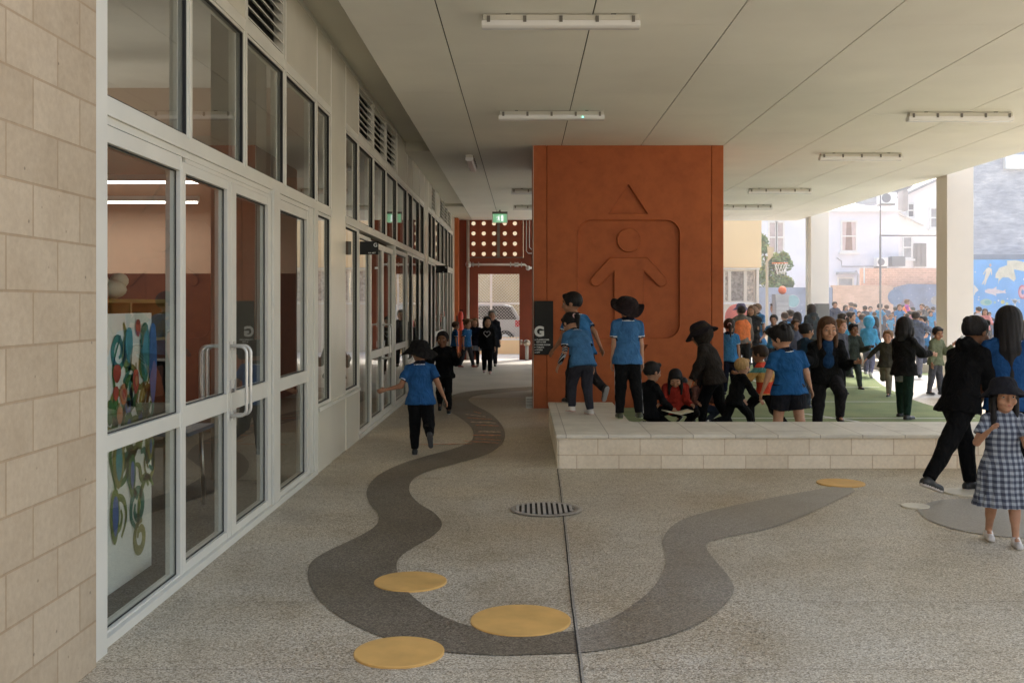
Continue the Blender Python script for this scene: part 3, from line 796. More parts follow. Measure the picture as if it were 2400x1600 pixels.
def band(name, A, B, mat, z, closed_end=None):
    a = spline([(*gnd(*p), 0) for p in A], 7); b = spline([(*gnd(*p), 0) for p in B], 7)
    poly = [(p.x, p.y) for p in a] + [(p.x, p.y) for p in reversed(b)]
    from mathutils.geometry import tessellate_polygon
    vs = [Vector((x, y, 0)) for x, y in poly]
    tri = tessellate_polygon([vs])
    mb = MB(); n = len(vs)
    mb.add([(v.x, v.y, z) for v in vs], [tuple(t) for t in tri])
    o = mb.build(name, mat)
    bm = bmesh.new(); bm.from_mesh(o.data)
    bmesh.ops.recalc_face_normals(bm, faces=bm.faces)
    for f in bm.faces:
        if f.normal.z < 0: f.normal_flip()
    bm.to_mesh(o.data); bm.free()
    return tag(o, kind='structure')
band('path', A, B, m_path, .004)
A2 = [(1325.5, 1500), (1400, 1491), (1500, 1471), (1590, 1440), (1650, 1403), (1685, 1360), (1676, 1328), (1645, 1290), (1624, 1262), (1632, 1244), (1690, 1230), (1770, 1213), (1850, 1183), (1930, 1145), (1965, 1128)]
B2 = [(1318.5, 1449), (1400, 1422), (1460, 1385), (1500, 1350), (1522, 1315), (1530, 1280), (1522, 1240), (1548, 1205), (1600, 1182), (1700, 1158), (1800, 1138), (1890, 1122), (1945, 1110)]
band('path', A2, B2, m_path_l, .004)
A3 = [(2105, 1168), (2125, 1190), (2180, 1212), (2260, 1228), (2352, 1236), (2450, 1240)]
B3 = [(2105, 1168), (2150, 1150), (2220, 1146), (2300, 1150), (2352, 1160), (2450, 1165)]
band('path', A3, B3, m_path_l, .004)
# orange-ochre chalk strokes children drew across the band
m_chalk = paint((.62, .27, .15), .9, .3, 20, name='chalk')
m_chalk2 = paint((.66, .50, .36), .9, .3, 20, name='chalk_pale')
ck = empty('chalk_drawing', (*gnd(1120, 1000), 0)); tag(ck, 'orange and pale chalk strokes drawn across the dark floor band beside the running boys', 'drawing')
for i, (x0, y0, x1, y1) in enumerate([(1090, 1008, 1150, 1012), (1062, 1013, 1145, 1019), (940, 1022, 1085, 1020), (1085, 1000, 1150, 1001), (1098, 992, 1150, 993), (1092, 977, 1145, 979), (1080, 970, 1140, 972), (1072, 960, 1130, 964), (1068, 952, 1115, 958), (1088, 946, 1105, 950)]):
    a = Vector((*gnd(x0, y0), 0)); b = Vector((*gnd(x1, y1), 0)); mb = MB()
    w_ = .020 if i < 3 else .034
    n = 10; vs = []; 
    for k in range(n+1):
        p = a+(b-a)*k/n+Vector((0, rnd.uniform(-.02, .02), 0)); ww = w_*(1+.5*math.sin(k*2.1))*(.4 if k in (0, n) else 1)
        vs += [(p.x, p.y-ww, .0085), (p.x, p.y+ww, .0085)]
    mb.add(vs, [(2*k, 2*k+2, 2*k+3, 2*k+1) for k in range(n)])
    o = mb.build('chalk_stroke', m_chalk if i < 3 or i % 2 else m_chalk2); o.parent = ck; o.matrix_parent_inverse = Matrix.Translation(-ck.location)
# ---- movement joints in the slab
def strip(name, pts, w, mat, z=.007):
    mb = MB(); vs = []
    P = [Vector((x, y, 0)) for x, y in pts]
    for i, p in enumerate(P):
        d = (P[min(i+1, len(P)-1)]-P[max(i-1, 0)]).normalized(); n = Vector((-d.y, d.x, 0))*w/2
        vs += [(*(p+n).xy, z), (*(p-n).xy, z)]
    mb.add(vs, [(2*k, 2*k+1, 2*k+3, 2*k+2) for k in range(len(P)-1)])
    return mb.build(name, mat)
jp = [gnd(x, y) for x, y in ((1280, 1078), (1286, 1120), (1291, 1165), (1297, 1215), (1304, 1290), (1312, 1380), (1322, 1460), (1334, 1560), (1350, 1700))]
jp = [(p.x, p.y) for p in spline([(x, y, 0) for x, y in jp], 6)]
jp = [(x+rnd.uniform(-.0012, .0012), y) for x, y in jp]
jj = empty('movement_joint', (jp[0][0], jp[0][1], 0)); tag(jj, 'dark gap in the floor slab running from the bench corner to the front', 'joint')
under(strip('gap', jp, .0075, paint((.03, .025, .02), .9, .1, name='joint_gap'), .0075), jj)
under(strip('raised_edge', [(x+.011, y) for x, y in jp], .007, paint((.33, .30, .26), .8, .2, 30, name='joint_edge'), .009), jj)
for i, yy in enumerate((1385, 1540)):
    Yj = gnd(1400, yy)[1]
    o = strip('saw_cut', [(-1.8+.02*k*5, Yj+rnd.uniform(-.0015, .0015)) for k in range(130)], .0035, paint((.11, .092, .075), .9, .2, name='saw_cut'), .0088)
    tag(o, ['thin straight cut line across the floor passing the front pair of yellow dots', 'thin straight cut line across the floor closest to the camera'][i], 'cut line')

# ---- painted dots: low discs
m_dot = paint((.66, .39, .12), .5, .14, 5, bump=.1, name='yellow_dot_paint')
m_dotw = paint((.62, .57, .46), .5, .08, 5, name='cream_dot_paint')
def dot(cx, cy, w, mat, label):
    x, y = gnd(cx, cy); r = w/2/FX*y
    mb = MB(); mb.lathe([(r+.004, -.002), (r+.004, .0088), (r, .0112), (.001, .0112)], (0, 0, 0), 56, sm=False)
    return tag(mb.build('floor_dot', mat, loc=(x, y, 0)), label, 'floor dot', 'round dots set in the floor')
dot(943, 1337, 163, m_dot, 'yellow disc on the inner bend of the dark band, farthest of the three front discs')
dot(1196, 1426, 227, m_dot, 'largest yellow disc touching the slab joint')
dot(917, 1499, 203, m_dot, 'yellow disc at the outer edge of the dark band, nearest the camera')
dot(1931, 1110, 106, m_dot, 'yellow disc in front of the long block bench')
dot(2102, 1163, 61, m_dotw, 'small cream disc near the walking foot')
dot(2218, 1131, 100, m_dotw, 'large cream disc under the feet of the walking pair')
dot(2262, 1140, 34, m_dot, 'small yellow disc beside the large cream disc')

# ---- drain
dx, dy = gnd(1250, 1170); dr = .222
dre = empty('floor_drain', (dx, dy, 0)); tag(dre, 'round steel floor grate with parallel bars beside the slab joint', 'drain')
mb = MB(); mb.lathe([(dr+.05, .0085), (dr+.045, .011), (dr+.004, .011), (dr, .006)], (dx+.015, dy-.005, 0), 56)
under(mb.build('frame_ring', paint((.36, .32, .27), .6, .1, name='drain_ring')), dre)
mb = MB(); mb.lathe([(.001, .0095), (dr, .0095)], (dx, dy, 0), 48); under(mb.build('sump', m_black), dre)
mb = MB()
for k in range(-5, 6):
    x = k*.040; hl = math.sqrt(max(0, dr*dr-x*x))
    if hl > .03: mb.box(dx+x-.011, dx+x+.011, dy-hl+.004, dy+hl-.004, .010, .018)
under(mb.build('grate', paint((.42, .40, .37), .5, .15, 20, metal=.15, name='grate_steel')), dre)

# ================================================================== LEFT BLOCK WALL
mb = MB(); mb.box(-2.05, -1.83, -8.0, 4.36, 0, 4.15)  # the run behind the camera is added unseen to darken the left
tag(mb.build('block_wall', m_blockwall), 'sandy concrete block wall at the near left of the walkway', 'wall')

# ================================================================== SCHOOL BUILDING: storey above, ceiling, columns
sb = empty('school_building', (3, 14, 0)); tag(sb, 'cream storey and soffit carried on square columns over the covered walkway', 'building')
def pt(mb, name, mat, bevel=0): return under(mb.build(name, mat, None, bevel), sb)
CEIL_Y0 = 4.6
mb = MB(); mb.box(-9.3, 7.745, CEIL_Y0, 28.9, 4.30, 5.6); mb.box(-9.3, -1.83, -8, CEIL_Y0-.002, 4.16, 7.2); pt(mb, 'upper_storey', m_cream)  # second box is added out of view to shade the near left
mb = MB(); mb.box(-1.46, 7.74, CEIL_Y0+.01, 28.88, 3.936, 4.30); pt(mb, 'ceiling_backing', m_ceiling_gap)
xs = [-1.455, -.695, .566, 1.75, 2.98, 4.22, 5.46, 6.60, 7.75]
mb = MB()
for i in range(8):
    ys = []; y = (8.65 if i % 2 == 0 else 10.03)-2.7*5
    while y < 28.9: ys.append(y); y += 2.7
    ys = [CEIL_Y0]+[q for q in ys if CEIL_Y0+.3 < q < 28.6]+[28.9]
    for a, b in zip(ys[:-1], ys[1:]):
        mb.box(xs[i]+.006, xs[i+1]-(.006 if i < 7 else 0), a+.0022, b-.0022, 3.92, 3.934)
pt(mb, 'ceiling_panels', m_ceiling)
mb = MB(); mb.box(7.735, 7.75, CEIL_Y0, 28.9, 3.935, 4.31); pt(mb, 'fascia', m_ceiling)
mb = MB(); mb.box(-2.0, -1.462, CEIL_Y0, 16.3, 4.15, 4.298); mb.box(-2.0, -1.462, 16.3, 24.8, 4.0, 4.297); mb.box(-2.0, -1.462, 24.8, 28.88, 3.93, 4.296)
pt(mb, 'soffit_recess', m_soffit)
m_colm = paint((.90, .83, .755), .7, .04, 1.0, bump=.1, name='column_paint')
def colm(y0, pipe=False):
    mb = MB(); mb.box(7.752, 8.24, y0, y0+.49, 0, 5.55)
    c = pt(mb, 'column', m_colm, .006)
    return c
colm(18.66); c2 = colm(27.5)
mb = MB(); mb.tube([(7.70, 27.72, 0), (7.70, 27.72, 3.9)], .03, 10)
for z in (1.0, 2.2, 3.3): mb.box(7.66, 7.75, 27.70, 27.74, z, z+.03)
pt(mb, 'downpipe', m_white)

# ================================================================== GLAZED FACADE on the left
XF = -1.90
fa = empty('glazed_facade', (-1.95, 12, 0)); tag(fa, 'long pale aluminium shopfront with tall windows doors and high louvres', 'facade')
def fp(mb, name, mat, par=None, bevel=0):
    o = mb.build(name, mat, None, bevel)
    if par is None: return under(o, fa)
    o.parent = par; return o
Z0, ZT, ZH, ZU, ZV, ZC = .045, 2.41, 2.485, 3.41, 3.49, 4.15
def frame(y0, y1, z0, z1, w=.045, mids=(), wm=.07, name='window', deep=.085, xo=XF, wl=None, wr=None, wt=None, wb=None):
    """one glazed unit: frame as the part, pane as its sub-part"""
    wl = wl or w; wr = wr or w; wt = wt or w; wb = wb or w
    mb = MB(); xi = xo-deep
    mb.box(xi, xo, y0, y0+wl, z0, z1); mb.box(xi, xo, y1-wr, y1, z0, z1)
    mb.box(xi, xo-.002, y0+wl, y1-wr, z1-wt, z1); mb.box(xi, xo-.002, y0+wl, y1-wr, z0, z0+wb)
    for m in mids: mb.box(xi, xo-.003, y0+wl, y1-wr, m-wm/2, m+wm/2)
    fr = fp(mb, name, m_alu, bevel=.003)
    mb = MB(); xp = xo-.03; ya, yb = y0+wl, y1-wr
    zs = [z0+wb]+[q for m in mids for q in (m-wm/2, m+wm/2)]+[z1-wt]
    for a, b in zip(zs[::2], zs[1::2]): mb.quad((xp, ya, a), (xp, yb, a), (xp, yb, b), (xp, ya, b))
    p = mb.build('pane', m_glass, fr)
    mb = MB(); e = .006; gd = .006 if name == 'door' or z0 < .1 else .022
    for a, b in zip(zs[::2], zs[1::2]):
        mb.box(xp+.002, xp+gd, ya, ya+e, a, b); mb.box(xp+.002, xp+gd, yb-e, yb, a, b)
        mb.box(xp+.002, xp+gd, ya+e, yb-e, b-e, b); mb.box(xp+.002, xp+gd, ya+e, yb-e, a, a+e)
    mb.build('gasket', m_rubber, fr)
    return fr
def panel(y0, y1, z0, z1, name='cladding_panel', x=XF+.004, mat=None):
    mb = MB(); mb.box(x-.05, x, y0, y1, z0, z1); return fp(mb, name, mat or m_panel, bevel=.002)
def post(y0, y1, z0=0, z1=ZC, x=XF+.018, d=.12):
    mb = MB(); mb.box(x-d, x, y0, y1, z0, z1); return fp(mb, 'mullion', m_alu, bevel=.003)
def louvre(y0, y1, z0, z1):
    mb = MB(); w = .03; x = XF
    mb.box(x-.08, x, y0, y0+w, z0, z1); mb.box(x-.08, x, y1-w, y1, z0, z1); mb.box(x-.08, x, y0+w, y1-w, z1-w, z1); mb.box(x-.08, x, y0+w, y1-w, z0, z0+w)
    n = int((z1-z0-2*w)/.075)
    lv = fp(mb, 'louvre', m_alu)
    mb = MB()
    for k in range(n):
        z = z0+w+.01+k*(z1-z0-2*w)/n
        mb.add([(x-.004, y0+w, z), (x-.004, y1-w, z), (x-.06, y1-w, z+.045), (x-.06, y0+w, z+.045), (x-.004, y0+w, z+.012), (x-.004, y1-w, z+.012), (x-.06, y1-w, z+.057), (x-.06, y0+w, z+.057)],
               [(0, 1, 2, 3), (7, 6, 5, 4), (0, 4, 5, 1), (1, 5, 6, 2), (2, 6, 7, 3), (3, 7, 4, 0)])
    mb.build('blades', m_alu, lv)
    mb = MB(); mb.quad((x-.075, y0, z0), (x-.075, y1, z0), (x-.075, y1, z1), (x-.075, y0, z1)); mb.build('backing', m_black, lv)
# upper row: bays
bays = [(4.53, 5.80), (5.80, 6.96), (6.96, 8.11), (8.11, 9.34), (9.34, 10.02), None, (10.84, 11.70), (11.70, 12.89), (12.89, 14.07), (14.07, 15.25), (15.25, 16.6),
        (16.6, 17.4), (17.4, 18.55), (18.55, 19.4), None, (20.2, 20.95), (20.95, 21.85), (21.85, 23.05), (23.05, 24.25), (24.25, 25.4), (25.4, 26.5), (26.5, 27.3)]
for b in bays:
    if b: frame(b[0]+.022, b[1]-.022, ZH, ZU, .02)
lv_b = {2, 7, 8, 9, 16, 18, 19, 20}
for i, b in enumerate(bays):
    if not b: continue
    if i in lv_b: louvre(b[0]+.03, b[1]-.03, ZV, ZC-.06)
    else: panel(b[0]+.004, b[1]-.004, ZV, ZC)
panel(10.02, 10.84, .0, ZC); panel(19.4, 20.2, 0, ZC); panel(27.3, 28.55, 0, ZC); 
edges = sorted({q for b in bays if b for q in b})
for e in edges:
    if e > 4.6: post(e-.021, e+.021, ZH if e not in (9.34, 11.70, 16.6) else 0, ZC, XF+.008)
post(4.365, 4.53, 0, ZC, XF+.05, .2)
mb = MB(); mb.box(XF-.1, XF+.012, 4.535, 10.02, 2.41, 2.484); mb.box(XF-.1, XF+.012, 10.84, 19.4, 2.41, 2.484); mb.box(XF-.1, XF+.012, 20.2, 27.3, 2.41, 2.484); fp(mb, 'transom', m_alu, bevel=.003)
mb = MB(); mb.box(XF-.09, XF+.006, 4.535, 10.02, 3.411, 3.489); mb.box(XF-.09, XF+.006, 10.84, 19.4, 3.411, 3.489); mb.box(XF-.09, XF+.006, 20.2, 27.3, 3.411, 3.489); fp(mb, 'transom', m_alu, bevel=.003)
mb = MB(); mb.box(XF-.095, XF+.009, 4.535, 28.5, ZC-.055, ZC+.14); fp(mb, 'head_trim', m_alu)
m_hand = paint((.62, .60, .56), .3, .08, 6, metal=.5, name='satin_steel')
# lower: door set one
def handle(y, par, z0=.83, z1=1.28, out=.11):
    x = XF; mb = MB(); r = .045
    pts = [(x, y, z0+.03)]
    prof = [(0, z0)]+[(out-r+r*math.sin(R(a)), z0+r-r*math.cos(R(a))) for a in range(0, 91, 18)]+[(out-r+r*math.cos(R(a)), z1-r+r*math.sin(R(a))) for a in range(0, 91, 18)]+[(0, z1)]
    mb.tube([(x+a, y, z) for a, z in prof], .0105, 12)
    mb.box(x-.002, x+.006, y-.02, y+.02, z0-.03, z0+.03); mb.box(x-.002, x+.006, y-.02, y+.02, z1-.03, z1+.03)
    mb.box(x-.002, x+.008, y-.012, y+.012, .98, 1.06)
    o = mb.build('handle', m_hand); o.parent = par
    # matching pull on the room side of the leaf
    mb = MB(); mb.tube([(x-.08-a, y, z) for a, z in prof], .0105, 12); o = mb.build('handle', m_hand); o.parent = par
def sill_(y0, y1):
    mb = MB(); mb.box(XF-.1, XF+.022, y0, y1, 0, .044); fp(mb, 'sill', m_alu, bevel=.003)
sill_(4.535, 9.31); sill_(11.73, 16.57); sill_(21.85, 27.3)
frame(4.535, 5.665, Z0, 2.37, .03, (.912,), .078, wl=.02, wr=.025, wt=.08, wb=.012)
d1 = frame(5.67, 6.617, Z0, 2.345, .075, (.92,), .115, name='door', wl=.06, wr=.08, wt=.06, wb=.05); handle(6.58, d1)
d2 = frame(6.627, 7.66, Z0, 2.345, .085, (.92,), .115, name='door', wl=.11, wr=.09, wt=.06, wb=.05); handle(6.68, d2)
mb = MB(); mb.box(XF-.09, XF-.001, 4.535, 9.31, 2.372, 2.409); mb.box(XF-.085, XF-.004, 5.735, 7.7, 2.346, 2.371); fp(mb, 'door_head', m_alu)
post(7.67, 7.88, Z0, 2.41); frame(7.885, 9.0, Z0, 2.37, .06, (.92,), .10, wl=.06, wr=.07, wt=.08, wb=.04); post(9.01, 9.16, Z0, 2.41, XF+.005); post(9.165, 9.31, Z0, 2.41, XF+.022)
for yy in (6.605, 6.64):
    mb = MB(); mb.lathe([(.001, .012), (.011, .012), (.013, .0), (.013, -.002)], (XF+.001, yy, .99), 14, M=Matrix.Rotation(R(90), 4, 'Y')); fp(mb, 'lock_cylinder', m_clip)
mb = MB(); mb.box(XF+.0005, XF+.004, 7.70, 7.86, .05, .13); fp(mb, 'floor_guide', m_steel)
# windows beside it
frame(9.375, 10.016, .60, 2.409, .028); frame(10.845, 11.67, .60, 2.409, .028)
mb = MB(); mb.box(XF-.09, XF+.03, 9.372, 11.668, .565, .598); fp(mb, 'window_sill', m_alu, bevel=.003)
panel(9.372, 10.018, 0, .564, x=XF+.012); panel(10.842, 11.668, 0, .564, x=XF+.012)
# door set two
frame(11.75, 12.65, Z0, 2.37, .045); 
d3 = frame(12.66, 13.75, Z0, 2.345, .075, (.912,), .10, name='door'); handle(13.62, d3)
d4 = frame(13.76, 14.85, Z0, 2.345, .075, (.912,), .10, name='door'); handle(13.88, d4)
post(14.86, 15.0, Z0, 2.41); frame(15.01, 16.55, Z0, 2.37, .06, (.912,), .09)
for a, b in ((16.65, 17.38), (17.42, 18.53), (18.57, 19.38), (20.22, 20.93), (20.97, 21.82)): frame(a, b, .60, 2.409, .045); panel(a-.02, b+.02, 0, .60, x=XF+.012)
d5 = frame(21.87, 23.0, Z0, 2.37, .07, (.912,), .1, name='door'); handle(22.9, d5)
d6 = frame(23.01, 24.2, Z0, 2.37, .07, (.912,), .1, name='door'); handle(23.12, d6)
for a, b in ((24.25, 25.38), (25.42, 26.48), (26.52, 27.28)): frame(a, b, Z0, 2.409, .045)

# ---- rooms behind the glass
rm = empty('classroom', (-5, 8, 0)); tag(rm, 'classroom behind the near glass doors with terracotta rear wall and dark carpet', 'room')
def rp(mb, name, mat, bevel=0): return under(mb.build(name, mat, None, bevel), rm)
mb = MB(); mb.box(-9, -2.0, 2.5, 28.5, -.014, .012); rp(mb, 'carpet', paint((.035, .036, .033), .95, .25, 14, bump=.3, name='carpet'))
mb = MB(); mb.box(-9, -2.01, 2.5, 28.5, 4.16, 4.28); rp(mb, 'room_ceiling', paint((.55, .54, .50), .8, .05, name='room_ceiling'))
mb = MB(); mb.box(-9.2, -9, 2.5, 28.5, 0, 4.2); mb.box(-9, -2.0, 2.35, 2.5, 0, 4.2); rp(mb, 'side_wall', paint((.62, .54, .46), .8, .05, name='room_wall'))
m_roomwall = paint((.44, .31, .235), .8, .12, .8, name='apricot_wall')
mb = MB(); mb.box(-9, -2.0, 12.3, 12.45, 0, 4.2); mb.box(-9, -2.0, 20.0, 20.15, 0, 4.2); mb.box(-9, -2.0, 28.4, 28.5, 0, 4.2); rp(mb, 'partition_wall', m_roomwall)
mb = MB(); mb.box(-8.9, -2.6, 12.22, 12.298, .02, 1.92); rp(mb, 'pin_board', paint((.042, .013, .010), .85, .15, 3, name='maroon_felt'))
mb = MB(); mb.box(-2.75, -2.35, 8.95, 9.3, .012, 4.15); rp(mb, 'inner_column', paint((.30, .27, .235), .7, .08, name='inner_column'))
mb = MB(); mb.box(-8.9, -2.1, 11.2, 11.26, 2.95, 3.4); rp(mb, 'bulkhead', paint((.38, .34, .29), .8, .06, name='bulkhead'))
m_tube = mat_emit('lit_tube', (1, .94, .86), 9)
for (x0, x1, y, lab) in ((-6.3, -3.05, 9.7, 'long lit strip lamp crossing the classroom, the nearer of two'), (-6.9, -3.7, 11.6, 'long lit strip lamp by the rear wall of the classroom')):
    st_ = empty('strip_lamp', ((x0+x1)/2, y, 2.7)); tag(st_, lab, 'lamp', 'lit strip lamps in the classroom')
    mb = MB(); mb.box(x0, x1, y-.04, y+.04, 2.72, 2.78); under(mb.build('housing', m_white), st_)
    mb = MB(); mb.box(x0+.02, x1-.02, y-.025, y+.025, 2.70, 2.718); under(mb.build('tube', m_tube), st_)
    mb = MB(); mb.tube([(x0+.3, y, 2.78), (x0+.3, y, 4.16)], .004, 6); mb.tube([(x1-.3, y, 2.78), (x1-.3, y, 4.16)], .004, 6); under(mb.build('hanger', m_clip), st_)
    L = bpy.data.lights.new('strip_light', 'AREA'); L.shape = 'RECTANGLE'; L.size = x1-x0; L.size_y = .4; L.energy = 55 if y < 10 else 28; L.color = (1, .90, .78)
    lo = bpy.data.objects.new('strip_light', L); lo.location = (0, 0, -.03); lo.parent = st_; col.objects.link(lo)
    lu = lo.copy(); lu.data = L.copy(); lu.data.energy = 16; lu.location = (0, 0, .12); lu.rotation_euler = (math.pi, 0, 0); col.objects.link(lu)  # added upward lamp, brightens the room seen through the upper panes
# vine painting panel close behind the glass
vp = empty('painted_panel', (-2.20, 5.0, 0)); tag(vp, 'white panel painted with green vines and coloured flowers standing just behind the first pane', 'painting')
mb = MB(); mb.box(-2.24, -2.20, 3.6, 6.02, .012, 1.50); under(mb.build('board', paint((.82, .82, .76), .7, .05, name='board_white'), None), vp)
def remap(y): return 5.40+(y-4.98)*.70
def vine_shape(pts, w, mat, nm, x=-2.197):
    mb = MB(); P = spline([(0, remap(a), b) for a, b in pts], 6); vs = []
    n = len(P)
    for i, p in enumerate(P):
        d = (P[min(i+1, n-1)]-P[max(i-1, 0)]).normalized(); q = Vector((0, -d.z, d.y))*w/2*(.35+.65*math.sin(math.pi*min(1, (i+2)/(n+1))))
        vs += [(x, (p+q).y, (p+q).z), (x, (p-q).y, (p-q).z)]
    mb.add(vs, [(2*k, 2*k+1, 2*k+3, 2*k+2) for k in range(n-1)])
    return under(mb.build(nm, mat), vp)
def blob(y, z, ry, rz, mat, nm='petal', x=-2.194):
    y = remap(y); mb = MB(); mb.add([(x, y+ry*.9*math.cos(t), z+rz*math.sin(t)*(1+.08*math.sin(3*t))) for t in [2*math.pi*k/20 for k in range(20)]], [tuple(range(20))])
    return under(mb.build(nm, mat), vp)
vg = [paint(c, .6, .3, 8, name='vine_paint') for c in ((.05, .16, .03), (.14, .20, .03), (.03, .18, .12), (.22, .22, .04))]
vb = paint((.03, .10, .30), .6, .2, 8, name='blue_paint'); vr = paint((.45, .06, .03), .6, .2, 8, name='red_paint'); vo_ = paint((.50, .20, .08), .6, .2, 8, name='orange_paint'); vt = paint((.05, .25, .28), .6, .2, 8, name='teal_paint')
vines = [[(5.05, .30), (5.1, .55), (5.0, .75), (5.15, .95), (5.05, 1.2), (5.2, 1.38)], [(5.55, .28), (5.6, .45), (5.75, .55), (5.9, .48)], [(5.55, .45), (5.35, .60), (5.42, .85), (5.30, 1.05)],
         [(5.65, .80), (5.6, 1.0), (5.72, 1.15), (5.6, 1.35)], [(5.2, .62), (5.4, .70), (5.5, .58)], [(5.75, .62), (5.85, .8), (5.75, .95), (5.85, 1.1)], [(5.25, 1.12), (5.4, 1.22), (5.38, 1.4)], [(4.9, .9), (5.15, .85), (5.3, .93)], [(5.5, 1.0), (5.65, .9), (5.85, .98)]]
rv = random.Random(11)
for k in range(16):      # more scrolling stems and leaves, denser towards the middle band
    y0_ = rv.uniform(4.98, 5.85); z0_ = rv.uniform(.45, 1.25); a_ = rv.uniform(0, 6.28); P_ = []
    for j in range(5): P_.append((y0_, z0_)); y0_ = min(5.9, max(4.95, y0_+math.cos(a_)*.09)); z0_ = min(1.45, z0_+math.sin(a_)*.085); a_ += rv.choice((-1, 1))*rv.uniform(.5, 1.2)
    vines.append(P_)
def scroll(y, z, r, a0, sg, turns=1.3):
    P = []
    n_ = 9
    for k in range(n_+1):
        f = k/n_; a = a0+sg*turns*2*math.pi*f; rr_ = r*(1-.62*f); P.append((y+rr_*1.35*math.cos(a), z+rr_*math.sin(a)))
    return P
for y_, z_, r_, a_, sg_ in ((5.15, .40, .13, -1.2, 1), (5.55, .40, .12, -1.8, -1), (5.82, .62, .10, 2.0, 1), (5.2, .68, .13, 1.0, -1), (5.48, .80, .12, -.5, 1), (5.8, .95, .11, -1.5, -1), (5.12, .98, .12, -1.0, 1), (5.4, 1.08, .13, 2.2, -1), (5.7, 1.2, .12, -1.2, 1), (5.15, 1.30, .11, .5, -1), (5.6, .22, .10, 1.2, 1)):
    vines.append(scroll(y_, z_, r_, a_, sg_))
for i, vpnts in enumerate(vines): vine_shape(vpnts, .034+.012*(i % 3), vg[i % 4], 'vine')
fl_ = [(5.08, .42, .07, .15, vg[1], 0), (5.08, .42, .045, .11, vb, 1), (5.42, .60, .06, .12, vg[0], 0), (5.42, .60, .03, .08, vb, 1), (5.15, .70, .09, .14, vg[3], 0), (5.15, .70, .05, .10, vt, 1), (5.6, .82, .055, .09, vg[1], 0), (5.6, .82, .025, .055, vr, 1),
       (5.35, .86, .07, .10, vg[0], 0), (5.35, .86, .035, .06, vb, 1), (5.25, 1.06, .06, .06, vo_, 0), (5.25, 1.06, .03, .03, vr, 1), (5.5, 1.12, .05, .07, vr, 0), (5.5, 1.12, .02, .03, vo_, 1), (5.12, 1.18, .06, .05, vr, 0), (5.7, 1.28, .08, .18, vg[2], 0), (5.7, 1.28, .05, .13, vt, 1),
       (5.88, 1.22, .07, .24, vb, 0), (5.36, 1.33, .06, .10, vt, 0), (5.55, 1.42, .04, .05, vr, 0), (5.82, .72, .05, .08, vg[3], 0), (5.82, .72, .022, .045, vb, 1), (4.98, .98, .05, .07, vg[0], 0)]+[(rv.uniform(5.0, 5.88), rv.uniform(.80, 1.15), rv.uniform(.025, .05), rv.uniform(.03, .05), rv.choice([vr, vo_, vg[0], vg[2], vb]), 0) for _ in range(12)]
for y, z, a, b, m, k in fl_: blob(y, z, a, b, m, x=-2.194+.003*k)
# cupboard, stacked papers, tables and chairs in the classroom
def simple_table(x, y, lab, top, z=.70, w=1.2, d=.6):
    t = empty('table', (x, y, .012)); tag(t, lab, 'table')
    mb = MB(); mb.box(-w/2, w/2, -d/2, d/2, z-.03, z); mb.build('tabletop', top, t, .004)
    for sx in (-1, 1):
        for sy in (-1, 1):
            mb = MB(); mb.tube([(sx*(w/2-.06), sy*(d/2-.06), 0), (sx*(w/2-.08), sy*(d/2-.08), z-.03)], .016, 8); mb.build('leg', m_steel, t)
    return t
simple_table(-3.0, 7.6, 'low blue classroom table just inside the near doors', paint((.02, .10, .22), .4, .1, name='blue_laminate'), .62)
simple_table(-4.6, 9.4, 'white classroom table further inside', paint((.6, .6, .58), .4, .1, name='white_laminate'), .70, 1.6)
cb = empty('cupboard', (-4.1, 8.6, 0)); tag(cb, 'brown cupboard loaded with trays and a pink cloth inside the classroom', 'cupboard')
m_wood = paint((.16, .07, .045), .6, .2, 6, name='brown_wood')
mb = MB(); mb.box(-4.5, -3.45, 8.3, 8.75, .012, 1.18); under(mb.build('carcass', m_wood, None, .005), cb)
mb = MB(); 
for k in range(3):
    mb.box(-4.46+k*.35, -4.14+k*.35, 8.275, 8.298, .06, 1.14)
under(mb.build('doors', paint((.19, .085, .055), .6, .2, 6, name='door_wood'), None, .004), cb)
o = MB(); o.box(-4.55, -3.5, 8.25, 8.8, 1.182, 1.30); tag(o.build('folded_cloth', paint((.46, .30, .24), .9, .2, 12, bump=.4, name='pink_cloth'), None, .03), 'dusty pink cloth folded over the top of the brown cupboard', 'cloth')
o = MB(); o.box(-3.44, -2.9, 8.3, 8.7, 1.05, 1.09); o.box(-3.44, -3.40, 8.3, 8.7, .012, 1.05); o.box(-2.94, -2.9, 8.3, 8.7, .012, 1.05); o.box(-3.40, -2.94, 8.32, 8.7, .5, .53)
tag(o.build('shelf_unit', m_black, None, .003), 'black open shelf unit beside the brown cupboard', 'shelf')
sh = empty('wall_shelf', (-4.4, 6.0, 1.3)); tag(sh, 'ochre cubby shelf above the painted vine panel', 'shelf')
mb = MB()
mb.box(-2.9, -2.55, 4.6, 7.3, 1.56, 1.585); mb.box(-2.9, -2.55, 4.6, 7.3, 1.30, 1.32)
for k in range(5): mb.box(-2.9, -2.55, 4.6+k*.668, 4.63+k*.668, 1.32, 1.56)
under(mb.build('frame', paint((.30, .20, .05), .6, .1, name='ochre_wood')), sh)
mb = MB(); mb.quad((-2.895, 4.6, 1.3), (-2.895, 7.3, 1.3), (-2.895, 7.3, 1.585), (-2.895, 4.6, 1.585)); under(mb.build('back_panel', paint((.33, .24, .06), .7, .1, name='ochre_back')), sh)
rr2 = random.Random(3)
